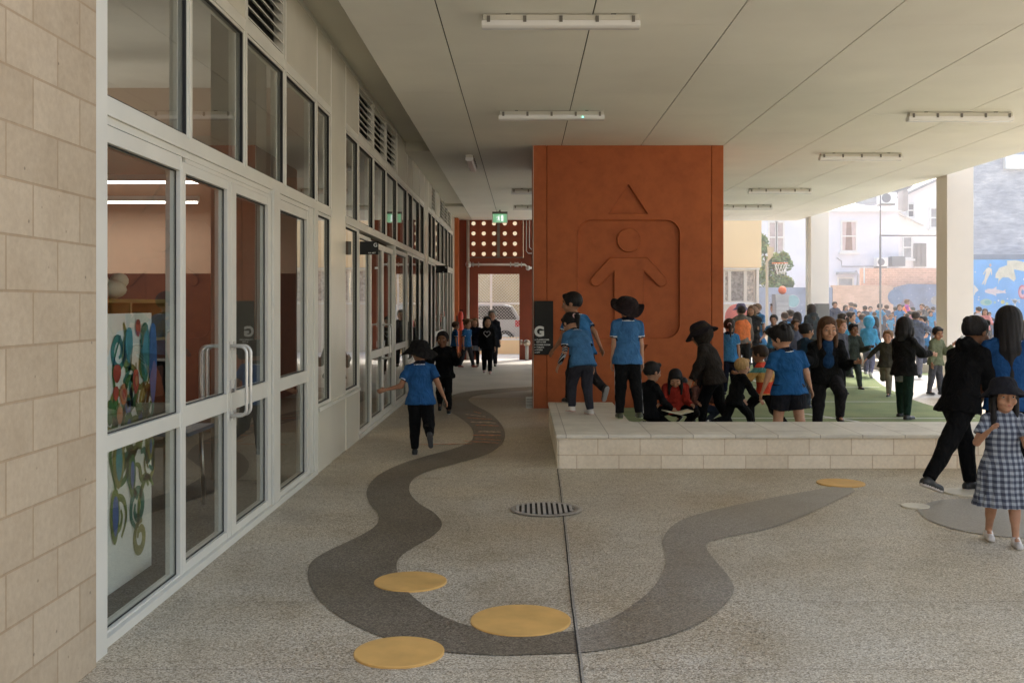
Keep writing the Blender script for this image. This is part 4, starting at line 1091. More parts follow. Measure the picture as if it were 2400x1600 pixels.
for i in range(5):
    mb = MB(); y = 4.9+i*.45; c = (-2.72, y, 1.60)
    mb.sphere((0, 0, .06), .09+.02*(i % 2), 12, 8, (1.1, 1.5, .7)); mb.sphere((.02, .1, .12), .06, 10, 7, (1, 1.2, .9)); mb.sphere((-.03, -.08, .11), .055, 10, 7)
    tag(mb.build('paper_craft', paint((.62, .52+.02*i, .48), .9, .1, 8, bump=.4, name='craft_paper'), loc=(c[0], c[1], 1.587)), 'crumpled pale pink paper craft on the ochre shelf', 'craft', 'paper crafts on the ochre shelf')
def chair(x, y, rz, lab, c):
    t = empty('classroom_chair', (x, y, .012), R(rz)); tag(t, lab, 'chair')
    m = paint(c, .45, .1, name='chair_plastic')
    mb = MB(); mb.box(-.19, .19, -.19, .19, .40, .425); mb.build('seat', m, t, .01)
    mb = MB(); mb.add([(-.18, .19, .52), (.18, .19, .52), (.17, .22, .78), (-.17, .22, .78), (-.18, .205, .52), (.18, .205, .52), (.17, .235, .78), (-.17, .235, .78)], [(0, 1, 2, 3), (7, 6, 5, 4), (0, 4, 5, 1), (1, 5, 6, 2), (2, 6, 7, 3), (3, 7, 4, 0)]); mb.build('backrest', m, t, .006)
    for sx in (-1, 1):
        mb = MB(); mb.tube([(sx*.17, -.17, 0), (sx*.16, -.16, .40)], .011, 8); mb.build('leg', m_black, t)
        mb = MB(); mb.tube([(sx*.17, .19, 0), (sx*.16, .17, .40), (sx*.16, .21, .7)], .011, 8); mb.build('leg', m_black, t)
chair(-2.75, 6.9, 200, 'black classroom chair turned towards the glass doors', (.02, .02, .022))
chair(-3.4, 7.0, 160, 'blue classroom chair at the low blue table', (.02, .09, .22))
chair(-3.0, 8.25, 20, 'dark chair tucked at the rear of the low blue table', (.02, .02, .022))

# ================================================================== BLADE SIGNS on the facade
def blade(y, x1, z0, z1, lab, small):
    s = empty('blade_sign', (XF+.02, y, z0)); tag(s, lab, 'sign')
    w = x1-(XF+.02); mb = MB(); mb.box(0, w, 0, .02, 0, z1-z0); mb.build('board', m_black, s)
    text_mesh('lettering', 'G', .062, m_white, MXZ(-.0015) @ Matrix.Translation((w-.055, z1-z0-.062, 0)), s, .0005, .001)
    text_mesh('lettering', small, .022, m_white, MXZ(-.0015) @ Matrix.Translation((w-.115, .012, 0)), s, .0005, .0003)
blade(11.68, -1.668, 2.12, 2.272, 'black blade sign with white G above the second glass doors', '4.01 ART')
blade(21.8, -1.63, 2.225, 2.385, 'black blade sign with white G above the farthest glass doors', '4.02')

# ================================================================== TERRACOTTA BLOCK with pressed figure
YB = 15.2; BX0, BX1 = .143, 2.97
k_ = FX/YB
def bx(px): return (px-CX)/k_
def bz(py): return EYE-(py-CY)/k_
cbk = empty('terracotta_block', ((BX0+BX1)/2, YB+1.4, 0)); tag(cbk, 'terracotta coloured wall block with a pressed child figure outline under the ceiling', 'wall')
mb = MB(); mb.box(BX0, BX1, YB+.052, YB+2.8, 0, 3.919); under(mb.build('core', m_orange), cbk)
gl_, gr_ = bx(1255.5), bx(1634); rd = .014
for a, b in ((BX0, gl_-rd), (gr_+rd, BX1)):
    under(curve_plate('edge_plate', [[(a, .002), (b, .002), (b, 3.918), (a, 3.918)]], .026, m_orange, None, MXZ(YB+.025), .012), cbk)
tri_up = [(bx(1444), bz(422)), (bx(1397), bz(492)), (bx(1490), bz(492))]
tri_dn = [(bx(1398), bz(790)), (bx(1490), bz(790)), (bx(1444), bz(860))]
box_ = rrect(bx(1326.5), bx(1562.5), bz(777), bz(504.5), .215)
under(curve_plate('face_plate', [[(gl_+rd, .002), (gr_-rd, .002), (gr_-rd, 3.918), (gl_+rd, 3.918)], tri_up, tri_dn, box_], .026, m_orange, None, MXZ(YB+.025), .012), cbk)
def arm_pts(sg):
    c0 = 1445
    return c0, sg
def body_outline():
    c0 = 1445
    # right half going down from the collar, then mirrored
    sx = [(0, 592), (39, 592)]
    ax, ay = 75, 645      # hand centre of the arm end
    dxv, dyv = (ax-34), (ay-606); L = math.hypot(dxv, dyv); ux, uy = dxv/L, dyv/L; nx, ny = uy, -ux; r = 11.5
    out = [(40, 592.5), (44, 594)]
    out.append((ax+nx*r*1.0, ay+ny*r))
    for k in range(1, 8):
        t = math.pi*k/8; out.append((ax+nx*r*math.cos(t)+ux*r*math.sin(t), ay+ny*r*math.cos(t)+uy*r*math.sin(t)))
    out.append((ax-nx*r, ay-ny*r)); out.append((33.5, 619.5)); out.append((33, 622)); out.append((33, 748)); out.append((30, 752)); out.append((0, 752))
    right = [(c0+x, y) for x, y in out]; left = [(c0-x, y) for x, y in reversed(out)]
    return [(bx(x), bz(y)) for x, y in right+left[1:]]
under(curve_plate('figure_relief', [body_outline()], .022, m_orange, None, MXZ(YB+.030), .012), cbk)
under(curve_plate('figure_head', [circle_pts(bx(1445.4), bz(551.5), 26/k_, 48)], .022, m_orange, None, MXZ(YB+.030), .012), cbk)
def beads(nm, pts, closed=True):
    mb = MB(); mb.tube([(x, YB-.001, z) for x, z in pts], .0065, 8, closed=closed); under(mb.build(nm, m_orange), cbk)
beads('added_edge_bead', tri_up); beads('added_edge_bead', tri_dn); beads('added_edge_bead', box_)  # beads added to give the recess edges a lit and a dark side
def bead2(nm, pts):
    mb = MB(); mb.tube([(x, YB+.009, z) for x, z in pts], .0075, 8, closed=True); under(mb.build(nm, m_orange), cbk)
bead2('added_figure_bead', body_outline()); bead2('added_figure_bead', circle_pts(bx(1445.4), bz(551.5), 26/k_, 40))  # added beads, for the same bright and dark edges on the figure
# thin metal trim on the left arris
mb = MB(); mb.box(BX0-.006, BX0+.001, YB-.004, YB+.03, 0, 3.918); under(mb.build('corner_trim', m_alu), cbk)
# directory board
db = empty('directory_sign', (bx(1227), YB-.02, bz(814))); tag(db, 'tall black directory board with big white G on the edge of the terracotta block', 'sign')
mb = MB(); bw, bh = (1270-1226.5)/k_, (814-691)/k_; mb.box(0, bw, -.012, .012, 0, bh); mb.build('board', m_black, db, .002)
def dtext(px, py, s, body, sz, off=.0):
    text_mesh(s, body, sz, m_white, MXZ(-.0135) @ Matrix.Translation((bx(px)-bx(1227), bz(py)-bz(814), 0)), db, .0005, off)
dtext(1227.2, 771.2, 'lettering', 'G', .200, .010)
for px, py, s in ((1232, 781.3, 'CLASSROOMS'), (1232, 786.5, 'G07 & G08'), (1232, 793, 'COMMS ROOM'), (1232, 798.7, 'TOILETS'), (1232, 804.5, 'STAIRS'), (1232, 810.3, 'LIFT')): dtext(px, py, 'lettering', s, .030, .0009)
for py, up in ((779.6, 1), (791.3, 0), (797, 0), (802.8, 1), (808.6, 1)):
    c = (bx(1229)-bx(1227), bz(py)-bz(814)); r = .010; mb = MB()
    P3 = [(c[0]-r, c[1]-r), (c[0]+r, c[1]-r), (c[0], c[1]+r)] if up else [(c[0]-r, c[1]+r), (c[0]-r, c[1]-r), (c[0]+r, c[1])]
    if up: P3 = P3[::-1]
    mb.add([(p[0], -.0136, p[1]) for p in P3], [(0, 1, 2)]); mb.build('arrow', m_white, db)
# grille at the foot of the block
gg = empty('vent_grille', (.05, YB+.05, 0)); tag(gg, 'small pale vent grille on the floor against the foot of the terracotta block', 'grille')
mb = MB(); mb.box(-.02, .09, -.02, .05, 0, .17); mb.build('casing', m_alu, gg, .003)
mb = MB(); [mb.box(-.012, .082, -.026, -.019, .02+k*.022, .032+k*.022) for k in range(6)]; mb.build('slats', m_clip, gg)

# ================================================================== FAR END: red wall with round holes, opening
YE = 28.6; ke = FX/YE
def ex_(px): return (px-CX)/ke
def ez(py): return EYE-(py-CY)/ke
ew = empty('perforated_wall', (-.8, YE, 0)); tag(ew, 'dark red end wall with a grid of round holes above a doorway', 'wall')
holes = [circle_pts(ex_(x), ez(y), .060, 24) for x in (1087.4, 1111, 1134.6, 1159.4, 1182.6) for y in (513, 536, 559.5, 583)]
door = [(ex_(1098), .001), (ex_(1193), .001), (ex_(1193), ez(629)), (ex_(1098), ez(629))]
under(curve_plate('screen', [[(-1.60, ez(590)), (-.02, ez(590)), (-.02, 3.918), (-1.60, 3.918)]]+holes, .05, paint((.28, .055, .02), .6, .15, 3, name='red_screen'), None, MXZ(YE+.05), .002), ew)
mb = MB()
mb.box(-1.95, ex_(1098), YE, YE+.25, 0, ez(590)-.03); mb.box(ex_(1193), .42, YE, YE+.25, 0, ez(590)-.03); mb.box(ex_(1098), ex_(1193), YE, YE+.25, ez(629), ez(590)-.03)
mb.box(-1.95, -1.61, YE, YE+.25, ez(590)-.03, 3.917); mb.box(-.01, .42, YE, YE+.25, ez(590)-.03, 3.917)
under(mb.build('wall', m_orange_d), ew)
mb = MB(); mb.box(-1.60, -.02, YE+.01, YE+.24, ez(590)-.028, ez(590)-.002); mb.box(ex_(1145)-.04, ex_(1145)+.04, YE-.03, YE+.02, ez(590), 3.9); under(mb.build('rail', paint((.20, .16, .13), .5, .1, name='rail')), ew)
mb = MB()
for k in range(1, 6): mb.box(-1.6, -.02, YE+.013, YE+.0155, ez(590)+k*.288-.15-.003, ez(590)+k*.288-.15+.003)
for x in (1099, 1123, 1170): mb.box(ex_(x)-.003, ex_(x)+.003, YE+.012, YE+.0145, ez(590)+.002, 3.91)
under(mb.build('panel_joint', m_orange_d), ew)
# pipework on the wall
def pipe(lab, runs, mat, r=.035, extra=None, nm='pipe'):
    e = empty(nm, runs[0][0]); tag(e, lab, 'pipe')
    for k, rn in enumerate(runs):
        mb = MB(); mb.tube(rn, r if not isinstance(r, (tuple, list)) else r[k], 10); under(mb.build('pipe_run', mat), e)
    if extra: under(extra.build('fitting', m_steel), e)
    return e
m_pipe = paint((.45, .43, .38), .45, .08, name='painted_pipe')
pipe('fat cream vertical pipe at the left end of the red perforated wall', [[(-1.56, YE-.12, 0), (-1.56, YE-.12, 3.9)]], m_pipe, .045)
fx_ = MB(); zz = ez(608)
for x in (1087, 1100, 1173, 1183, 1190, 1198): fx_.lathe([(.03, -.012), (.065, -.012), (.065, .012), (.03, .012)], (ex_(x), YE-.16, zz), 12, M=Matrix.Rotation(R(90), 4, 'Y'))
fx_.sphere((ex_(1077), YE-.16, zz), .09, 12, 8); fx_.sphere((ex_(1187), YE-.16, zz), .06, 12, 8); fx_.sphere((ex_(1213), YE-.16, ez(616)), .07, 12, 8)
pipe('white horizontal water pipe with valves over the far doorway', [[(-1.6, YE-.16, zz), (ex_(1205), YE-.16, zz), (ex_(1214), YE-.16, ez(616)), (.3, YE-.16, ez(616))]], m_white, .032, fx_)
for xo, zb in ((1209, 582), (1216, 573)):
    pipe('thin white conduit dropping from the ceiling beside the perforated screen, %s' % ('the longer one' if xo == 1209 else 'the shorter one'), [[(ex_(xo), YE-.05, 3.9), (ex_(xo), YE-.05, ez(zb)+.06), (ex_(xo)+.06, YE-.05, ez(zb)), (.5, YE-.05, ez(zb))]], m_white, .011)
hv = empty('hydrant_valve', (ex_(1210), YE-.25, 0)); tag(hv, 'brass hydrant valve on a short standpipe right of the far doorway', 'valve')
mb = MB(); mb.tube([(0, 0, 0), (0, 0, .42)], .05, 10); mb.build('standpipe', m_pipe, hv)
mb = MB(); mb.sphere((0, 0, .48), .10, 12, 8); mb.tube([(-.12, 0, .5), (-.18, 0, .5)], .07, 12); mb.tube([(0, -.02, .5), (0, -.14, .5)], .05, 10); mb.build('valve_head', paint((.40, .35, .27), .4, .1, metal=.7, name='brass'), hv)
# orange return wall at the end of the facade + red extinguisher
mb = MB(); mb.box(-1.95, -1.885, 28.56, YE-.002, 0, 4.0); mb.build
rw = MB(); rw.box(-1.93, -1.80, 27.9, 28.5, 0, 3.92); tag(rw.build('return_wall', m_orange), 'narrow terracotta return wall where the glazed facade ends', 'wall')
fe = empty('fire_extinguisher', (-1.70, 27.4, .85)); tag(fe, 'red fire extinguisher on the wall at the far end of the facade', 'extinguisher')
mb = MB(); mb.lathe([(.001, 0), (.075, 0), (.08, .03), (.08, .42), (.05, .50), (.025, .52), (.001, .52)], (0, 0, 0), 16); mb.build('cylinder', paint((.62, .05, .02), .35, .05, name='red_enamel'), fe)
mb = MB(); mb.box(-.03, .06, -.015, .015, .52, .56); mb.tube([(.03, 0, .53), (.09, 0, .40), (.085, 0, .2)], .012, 8); mb.box(-.11, -.08, -.03, .03, .1, .4); mb.build('valve', m_black, fe)
# exit sign
es = empty('exit_sign', (-.60, 25.6, 3.92)); tag(es, 'hanging green emergency exit sign with white running figure', 'sign')
mb = MB(); mb.box(-.19, .19, -.04, .04, -.10, -.045); mb.tube([(0, 0, -.05), (0, 0, 0)], .02, 8); mb.build('housing', m_clip, es)
mb = MB(); mb.box(-.17, .17, -.012, .012, -.31, -.101); mb.build('board', mat_emit('exit_green', (.02, .34, .13), .9), es)
m_sw = mat_emit('exit_white', (.9, 1, .95), .9); mb = MB()
def xz(P, y=-.0135): mb.add([(a, y, b) for a, b in P], [tuple(range(len(P)))])
xz([(.03, -.285), (.085, -.285), (.085, -.13), (.03, -.13)])
xz([(-.03, -.155), (-.01, -.155), (-.01, -.135), (-.03, -.135)]); xz([(-.06, -.165), (-.02, -.165), (-.01, -.21), (-.04, -.22)]); xz([(-.045, -.215), (-.02, -.21), (.0, -.245), (-.01, -.28), (-.025, -.28), (-.02, -.25)]); xz([(-.045, -.22), (-.03, -.225), (-.055, -.26), (-.09, -.262), (-.09, -.25), (-.065, -.248)]); xz([(-.06, -.17), (-.052, -.18), (-.085, -.20), (-.092, -.19)]); xz([(-.02, -.17), (.012, -.19), (.008, -.20), (-.02, -.185)])
mb.build('running_figure', m_sw, es)
mb = MB(); mb.box(-.196, -.172, -.013, .013, -.32, -.10); mb.box(.172, .196, -.013, .013, -.32, -.10); mb.box(-.172, .172, -.0128, .0128, -.322, -.311); mb.build('edge_frame', m_white, es)

# ---- beyond the doorway: mesh gate, car, low wall
mg = empty('mesh_gate', (-.7, 31.5, 0)); tag(mg, 'white framed diamond mesh gate seen through the far doorway', 'gate')
mb = MB(); yg = 31.5; kg = FX/yg; gx = lambda p: (p-CX)/kg; gz = lambda p: EYE-(p-CY)/kg
for x in (gx(1090), gx(1128), gx(1205)): mb.box(x-.035, x+.035, yg-.03, yg+.03, .3, 2.9)
for z in (gz(697), gz(779), 2.86): mb.box(gx(1090)+.036, gx(1205)-.036, yg-.025, yg+.025, z-.03, z+.03)
under(mb.build('frame', m_white), mg)
mb = MB(); x0, x1, z0, z1 = gx(1090), gx(1205), gz(779), 2.86; s = .095
k = -40
while k*s < (x1-x0)+(z1-z0):
    for sg in (1, -1):
        c = k*s; pts = []
        # line z = z0 + sg*(x-x0) + off
        off = c-(z1-z0) if sg == 1 else c
        xa, xb = x0, x1
        za, zb = z0+sg*(xa-x0)+off, z0+sg*(xb-x0)+off
        # clip in z
        def cl(xa, za, xb, zb):
            for lim, lo in ((z0, True), (z1, False)):
                ina = za >= lim if lo else za <= lim; inb = zb >= lim if lo else zb <= lim
                if not ina and not inb: return None
                if ina != inb:
                    t = (lim-za)/(zb-za); xm = xa+(xb-xa)*t
                    if ina: xb, zb = xm, lim
                    else: xa, za = xm, lim
            return xa, za, xb, zb
        r_ = cl(xa, za, xb, zb)
        if r_ and abs(r_[2]-r_[0]) > .02: mb.tube([(r_[0], yg+.004*sg, r_[1]), (r_[2], yg+.004*sg, r_[3])], .0055, 4)
    k += 1
under(mb.build('mesh', paint((.55, .54, .50), .5, .05, name='mesh_wire')), mg)
mb = MB(); mb.box(-3, 1.0, 31.9, 32.1, 0, .52); tag(mb.build('low_wall', m_yellow), 'low peach wall below the mesh gate', 'wall')
car = empty('parked_car', (-1.6, 36, 0)); tag(car, 'silver estate car parked behind the mesh gate', 'car')
m_car = paint((.50, .51, .52), .3, .03, metal=.4, name='silver_paint'); m_cg = paint((.01, .012, .014), .35, .05, name='car_glass')
prof = [(-2.6, .35), (1.55, .35), (1.62, .75), (1.50, 1.02), (1.20, 1.50), (.9, 1.56), (-.7, 1.56), (-1.35, 1.02), (-2.35, .88), (-2.62, .65)]
mb = MB(); mb.prism([(x, z) for x, z in prof], -.85, .85, 'XZ'); mb.build('body', m_car, car, .04)
mb = MB(); mb.prism([(-1.18, 1.03), (1.36, 1.03), (1.13, 1.44), (.85, 1.49), (-.62, 1.49)], -.862, -.852, 'XZ'); mb.build('side_window', m_cg, car)
mb = MB(); mb.box(1.30, 1.60, -.868, -.70, .78, 1.0); mb.build('tail_light', paint((.55, .01, .02), .2, .05, name='tail_lens'), car)
mb = MB(); mb.box(-.6, 1.0, -.60, -.56, 1.60, 1.63); mb.box(-.55, -.5, -.6, -.56, 1.55, 1.6); mb.box(.9, .95, -.6, -.56, 1.55, 1.6); mb.build('roof_rail', m_black, car)
for x in (-1.75, .95):
    mb = MB(); mb.lathe([(.001, -.1), (.2, -.1), (.32, -.09), (.33, 0), (.33, .1), (.001, .1)], (x, -.80, .33), 24, M=Matrix.Rotation(R(90), 4, 'X')); wh = mb.build('wheel', m_black, car)
    mb = MB(); mb.lathe([(.001, .0), (.19, .0), (.2, -.01)], (x, -.905, .33), 20, M=Matrix.Rotation(R(90), 4, 'X')); mb.build('rim', m_steel, wh)
mb = MB(); mb.box(-12, 2.6, 42, 42.3, -.02, 2.9); tag(mb.build('boundary_wall', paint((.40, .32, .20), .8, .15, 1.5, bump=.2, name='tan_wall')), 'tan rendered wall behind the silver car', 'wall')

mb = MB(); mb.box(-16, 3, 50, 56, -.02, 11); tag(mb.build('peach_block', m_yellow), 'peach rendered building glimpsed through the round holes of the end wall', 'building')
# ================================================================== CEILING BATTENS
def batten(x, y, lab, rz=0, led=False):
    t = empty('ceiling_light', (x, y, 3.92), R(rz)); tag(t, lab, 'ceiling light', 'batten lights on the ceiling')
    L = 1.27/2
    mb = MB(); mb.prism([(-.055, -.008), (.055, -.008), (.062, -.055), (-.062, -.055)], -L, L, 'YZ'); mb.build('housing', m_alu, t, .004)
    mb = MB(); mb.prism([(-.064, -.056), (.064, -.056), (.060, -.098), (.035, -.112), (-.035, -.112), (-.060, -.098)], -L-.012, L+.012, 'YZ'); mb.build('diffuser', m_lamp, t, .005)
    for sx in (-.59, -.295, 0, .295, .59):
        for sy in (-1, 1):
            mb = MB(); mb.box(sx-.013, sx+.013, sy*.060, sy*.072, -.072, -.022); mb.build('clip', m_clip, t)
    mb = MB(); mb.box(-.45, -.41, -.05, .05, -.009, -.0005); mb.box(.41, .45, -.05, .05, -.009, -.0005); mb.build('bracket', m_black, t)
    if led: mb = MB(); mb.sphere((.38, -.066, -.085), .007, 8, 6); mb.build('led', mat_emit('green_led', (.1, 1, .6), 6), t)
batten(.303, 8.36, 'white batten light at the top of the view, largest one')
batten(.34, 12.5, 'white batten light with a green indicator in front of the terracotta block', led=True)
batten(5.39, 12.6, 'white batten light nearest the camera on the right half of the ceiling')
batten(5.29, 16.0, 'second batten light back on the right half of the ceiling')
batten(5.24, 20.85, 'third batten light back on the right half of the ceiling')
batten(5.28, 24.3, 'farthest batten light right of the terracotta block')
batten(.39, 20.9, 'batten light deep in the corridor left of the terracotta block, the nearer one')
batten(.39, 24.4, 'batten light deep in the corridor left of the terracotta block, the farther one')
batten(-.86, 16.7, 'batten light turned along the corridor left of the terracotta block', 90)

# ================================================================== BENCH of cream block, L-shaped, chamfered inner corner
HB = .32
be = empty('block_bench', (1, 10.5, 0)); tag(be, 'long low cream block bench with paved top in an L shape', 'bench')
mb = MB(); mb.box(.335, 9.0, 9.64, 9.66, 0, .284); under(mb.build('front_blocks', m_bench), be)
mb = MB(); mb.box(.318, .338, 9.662, 12.8, 0, .284); mb.box(1.08, 1.11, 10.72, 12.8, 0, .284); under(mb.build('side_blocks', m_benchY), be)
mb = MB(); mb.box(.34, 1.09, 12.77, 12.80, 0, .284); mb.box(1.12, 9.0, 10.66, 10.69, 0, .284); under(mb.build('rear_blocks', m_bench), be)
def _pav():
    t = NT('bench_paving'); g_ = t.new('ShaderNodeNewGeometry'); br = t.new('ShaderNodeTexBrick'); t.link(g_.outputs['Position'], br.inputs['Vector'])
    br.offset = 0; br.inputs['Scale'].default_value = 1; br.inputs['Brick Width'].default_value = .4; br.inputs['Row Height'].default_value = .55; br.inputs['Mortar Size'].default_value = .005
    br.inputs['Color1'].default_value = (.64, .60, .52, 1); br.inputs['Color2'].default_value = (.70, .66, .58, 1); br.inputs['Mortar'].default_value = (.40, .36, .30, 1)
    v = t.world(); c = t.mix(1, br.outputs['Color'], t.ramp(t.noise(v, 3, 6, .7), [(.3, (.82, .81, .80)), (.65, (1.05,)*3)]), 'MULTIPLY'); t.setc(c)
    t.bump(t.math('MULTIPLY', br.outputs['Fac'], -1.0), .4, .004); return t.fin(.6, 0, .4)
m_pav = _pav()
mb = MB(); mb.prism([(.305, 9.615), (9.0, 9.615), (9.0, 10.70), (1.16, 10.70), (1.115, 10.76), (1.115, 12.83), (.305, 12.83)], .286, HB)
under(mb.build('paved_top', m_pav, None, .006), be)

# ================================================================== TURF and court lines
def _turf():
    t = NT('artificial_turf'); v = t.world()
    f = t.noise(v, 90, 3, .7); f2 = t.noise(v, 1.1, 5, .6)
    c = t.ramp(f, [(.3, (.17, .225, .12)), (.7, (.29, .355, .20))])
    c = t.mix(1, c, t.ramp(f2, [(.3, (.8, .82, .8)), (.7, (1.25, 1.15, 1.1))]), 'MULTIPLY'); t.setc(c); t.bump(f, .8, .01); return t.fin(.9, 0, .1)
m_turf = _turf()
mb = MB(); ed = [(x, y, 0) for x, y in ((1.13, 10.71), (7.4, 10.71), (6.7, 13.6), (6.2, 15.4), (6.75, 19.0), (7.75, 23.2), (8.0, 26.5))]
c_ = spline(ed[1:], 6); mb.prism([(1.13, 10.71)]+[(p.x, p.y) for p in c_]+[(8.0, 26.8), (2.99, 26.8), (2.99, YB+.03), (1.13, YB-.02)], -.003, .012)
tag(mb.build('turf', m_turf), kind='structure')
for i, (cx, cy, rx, ry) in enumerate(((9.2, 19.8, .9, 1.6), (8.9, 23.5, .6, 1.2), (10.4, 17.2, .9, .7), (13, 22, 1.5, 1.4))):
    mb = MB(); mb.prism([(cx+rx*math.cos(t)*(1+.15*math.sin(2*t+i)), cy+ry*math.sin(t)) for t in [2*math.pi*k/28 for k in range(28)]], -.003, .008); tag(mb.build('turf', m_turf), kind='structure')
m_line = paint((.70, .70, .66), .8, .08, 9, name='line_paint')
mb = MB(); zl = .016
for yl in (13.75, 16.1, 18.9, 21.5): mb.quad((3.1 if yl > 15 else 2.2, yl-.025, zl), (6.1 if yl < 17 else 6.6, yl-.025, zl), (6.1 if yl < 17 else 6.6, yl+.025, zl), (3.1 if yl > 15 else 2.2, yl+.025, zl))
mb.quad((3.9, 14.3, zl+.003), (3.97, 14.3, zl+.003), (5.25, 11.5, zl+.003), (5.18, 11.5, zl+.003)); mb.quad((4.6, 16.1, zl+.003), (4.66, 16.1, zl+.003), (4.66, 26, zl+.003), (4.6, 26, zl+.003))
tag(mb.build('court_lines', m_line), kind='structure')

# ================================================================== TERRACES across the yard
m_terr = paint((.60, .53, .45), .8, .12, 1.2, bump=.2, name='terrace_concrete')
mb = MB(); mb.prism([(8.4, 23.6), (9.5, 22.6), (30, 22.6), (30, 60), (8.4, 60)], -.01, .20); mb.prism([(8.8, 25.4), (9.8, 24.6), (30, 24.6), (30, 60), (8.8, 60)], .201, .42)
tag(mb.build('terrace', m_terr), kind='structure')
ZG = .42
for i, (x, y, lab) in enumerate(((9.75, 23.4, 'pale boulder at the left end of the yard step'), (10.6, 23.0, 'rounded boulder by the yard step behind the running boy'), (7.9, 24.6, 'boulder at the edge of the turf in the yard'))):
    mb = MB(); mb.sphere((0, 0, .18), .34, 14, 10, (1.35, .9, .62)); o = mb.build('boulder', paint((.36, .31, .23), .9, .25, 3, bump=.6, name='sandstone'), loc=(x, y, 0)); 
    for v in o.data.vertices: v.co += Vector((math.sin(v.co.y*9+i), math.sin(v.co.z*8+i), math.sin(v.co.x*7)))*.025
    tag(o, lab, 'boulder')

# ================================================================== PEACH WING at the back left of the yard
YW = 33.0; kw = FX/YW; qx = lambda p: (p-CX)/kw; qz = lambda p: EYE-(p-CY)/kw
wg = empty('peach_building', (qx(1700), YW, 0)); tag(wg, 'peach rendered wing with a recessed window band beyond the turf', 'building')
mb = MB(); mb.box(.6, qx(1749), YW, YW+5, qz(614), 6.5); under(mb.build('upper_wall', m_yellow), wg)
mb = MB(); mb.box(.6, qx(1744), YW+.12, YW+5, 0, qz(699)); under(mb.build('lower_wall', m_cream), wg)
mb = MB(); mb.box(.6, qx(1744), YW+.05, YW+.16, qz(699), qz(695)); mb.box(.6, qx(1746), YW+.06, YW+.20, qz(619), qz(614.5)); under(mb.build('sill_band', m_white), wg)
for a, b in ((1250, 1330), (1332, 1410), (1412, 1490), (1492, 1570), (1572, 1662), (1664, 1678), (1678, 1714), (1714, 1737)):
    mb = MB(); x0, x1 = qx(a), qx(b); z0, z1 = qz(694.5), qz(619.5)
    mb.box(x0, x0+.05, YW+.14, YW+.22, z0, z1); mb.box(x1-.05, x1, YW+.14, YW+.22, z0, z1); mb.box(x0+.05, x1-.05, YW+.14, YW+.22, z1-.05, z1); mb.box(x0+.05, x1-.05, YW+.14, YW+.22, z0, z0+.05)
    w_ = under(mb.build('window', m_cream), wg)
    mb = MB(); mb.quad((x0, YW+.19, z0), (x1, YW+.19, z0), (x1, YW+.19, z1), (x0, YW+.19, z1)); p_2 = mb.build('pane', paint((.30, .27, .25) if a == 1678 else (.5, .44, .38), .15, .5, 12, name='curtained_glass')); p_2.parent = w_
mb = MB(); mb.box(qx(1738), qx(1744), YW+.02, YW+.5, 0, qz(619)); under(mb.build('corner_post', m_cream), wg)
ac = MB(); ac.sphere((0, 0, .6), .38, 16, 10, (1, .6, 1.1)); ac.box(-.3, .3, -.2, .2, 0, .6)
tag(ac.build('red_cushion_seat', paint((.60, .16, .13), .8, .1, name='red_vinyl'), None, loc=(qx(1672), YW-1.4, .55)), 'rounded red padded seat standing by the peach wing', 'seat')
mb = MB(); mb.box(-.6, .6, -.35, .35, 0, .55); tag(mb.build('storage_box', paint((.5, .42, .38), .8, .1, name='box_side'), None, .01, loc=(qx(1676), YW-1.4, 0)), 'low box carrying the red padded seat by the peach wing', 'box')
# grey roller cabinet with a ball on top
rc_ = empty('roller_cabinet', (qx(1761), YW-2, 0)); tag(rc_, 'grey roller shutter cabinet at the corner of the peach wing', 'cabinet')
mb = MB(); mb.box(-.20, .20, 0, .5, 0, qz(677)-.0); mb.build('casing', paint((.38, .39, .42), .5, .05, name='grey_steel'), rc_)
mb = MB(); [mb.box(-.18, .18, -.02, -.001, .08+i*.13, .18+i*.13) for i in range(int((qz(677)-.2)/.13))]; mb.build('shutter', paint((.45, .46, .49), .4, .05, name='shutter_slat'), rc_)
mb = MB(); mb.sphere((0, 0, 0), .125, 20, 14); o = mb.build('basketball', paint((.75, .20, .10), .6, .08, 20, name='ball_rubber'), loc=(qx(1774)-.12, YW-1.75, qz(677)+.125)); tag(o, 'orange basketball resting on top of the grey roller cabinet', 'ball')

# ================================================================== FAR BOUNDARY: dark space mural, brick, blue sea mural
YM = 40.0; km = FX/YM; mx = lambda p: (p-CX)/km; mz = lambda p: EYE-(p-CY)/km
m_space = paint((.25, .30, .42), .85, .28, 1.1, bump=.3, name='space_mural_paint')  # lightened so that the haze lies in the paint colour itself
dm = empty('space_mural_wall', (mx(1800), YM, ZG)); tag(dm, 'dark blue boundary wall painted with planets and stars left of the far column', 'wall')
mb = MB(); mb.box(mx(1740), mx(1912), YM, YM+.3, ZG, mz(660)); under(mb.build('wall', m_space), dm)
def disc(par, px, py, r, c, y, nm='planet', k=km, X=mx, Zf=mz, n=32, sy=1):
    mb = MB(); cx, cz = X(px), Zf(py); rr_ = r/k
    mb.add([(cx+rr_*math.cos(t), y, cz+rr_*sy*math.sin(t)) for t in [2*math.pi*i/n for i in range(n)]], [tuple(range(n))[::-1]])
    return under(mb.build(nm, paint(c, .85, .2, 2.5, name='mural_colour')), par)
disc(dm, 1821.5, 691.5, 14, (.22, .40, .46), YM-.004); disc(dm, 1788, 694, 12, (.28, .30, .40), YM-.006); disc(dm, 1821.5, 691.5, 15, (.50, .52, .55), YM-.002, 'halo')
rs = random.Random(5)
for i in range(16): disc(dm, rs.uniform(1765, 1845), rs.uniform(665, 730), rs.uniform(.5, 1.2), (.6, .6, .62), YM-.008, 'star', n=8)
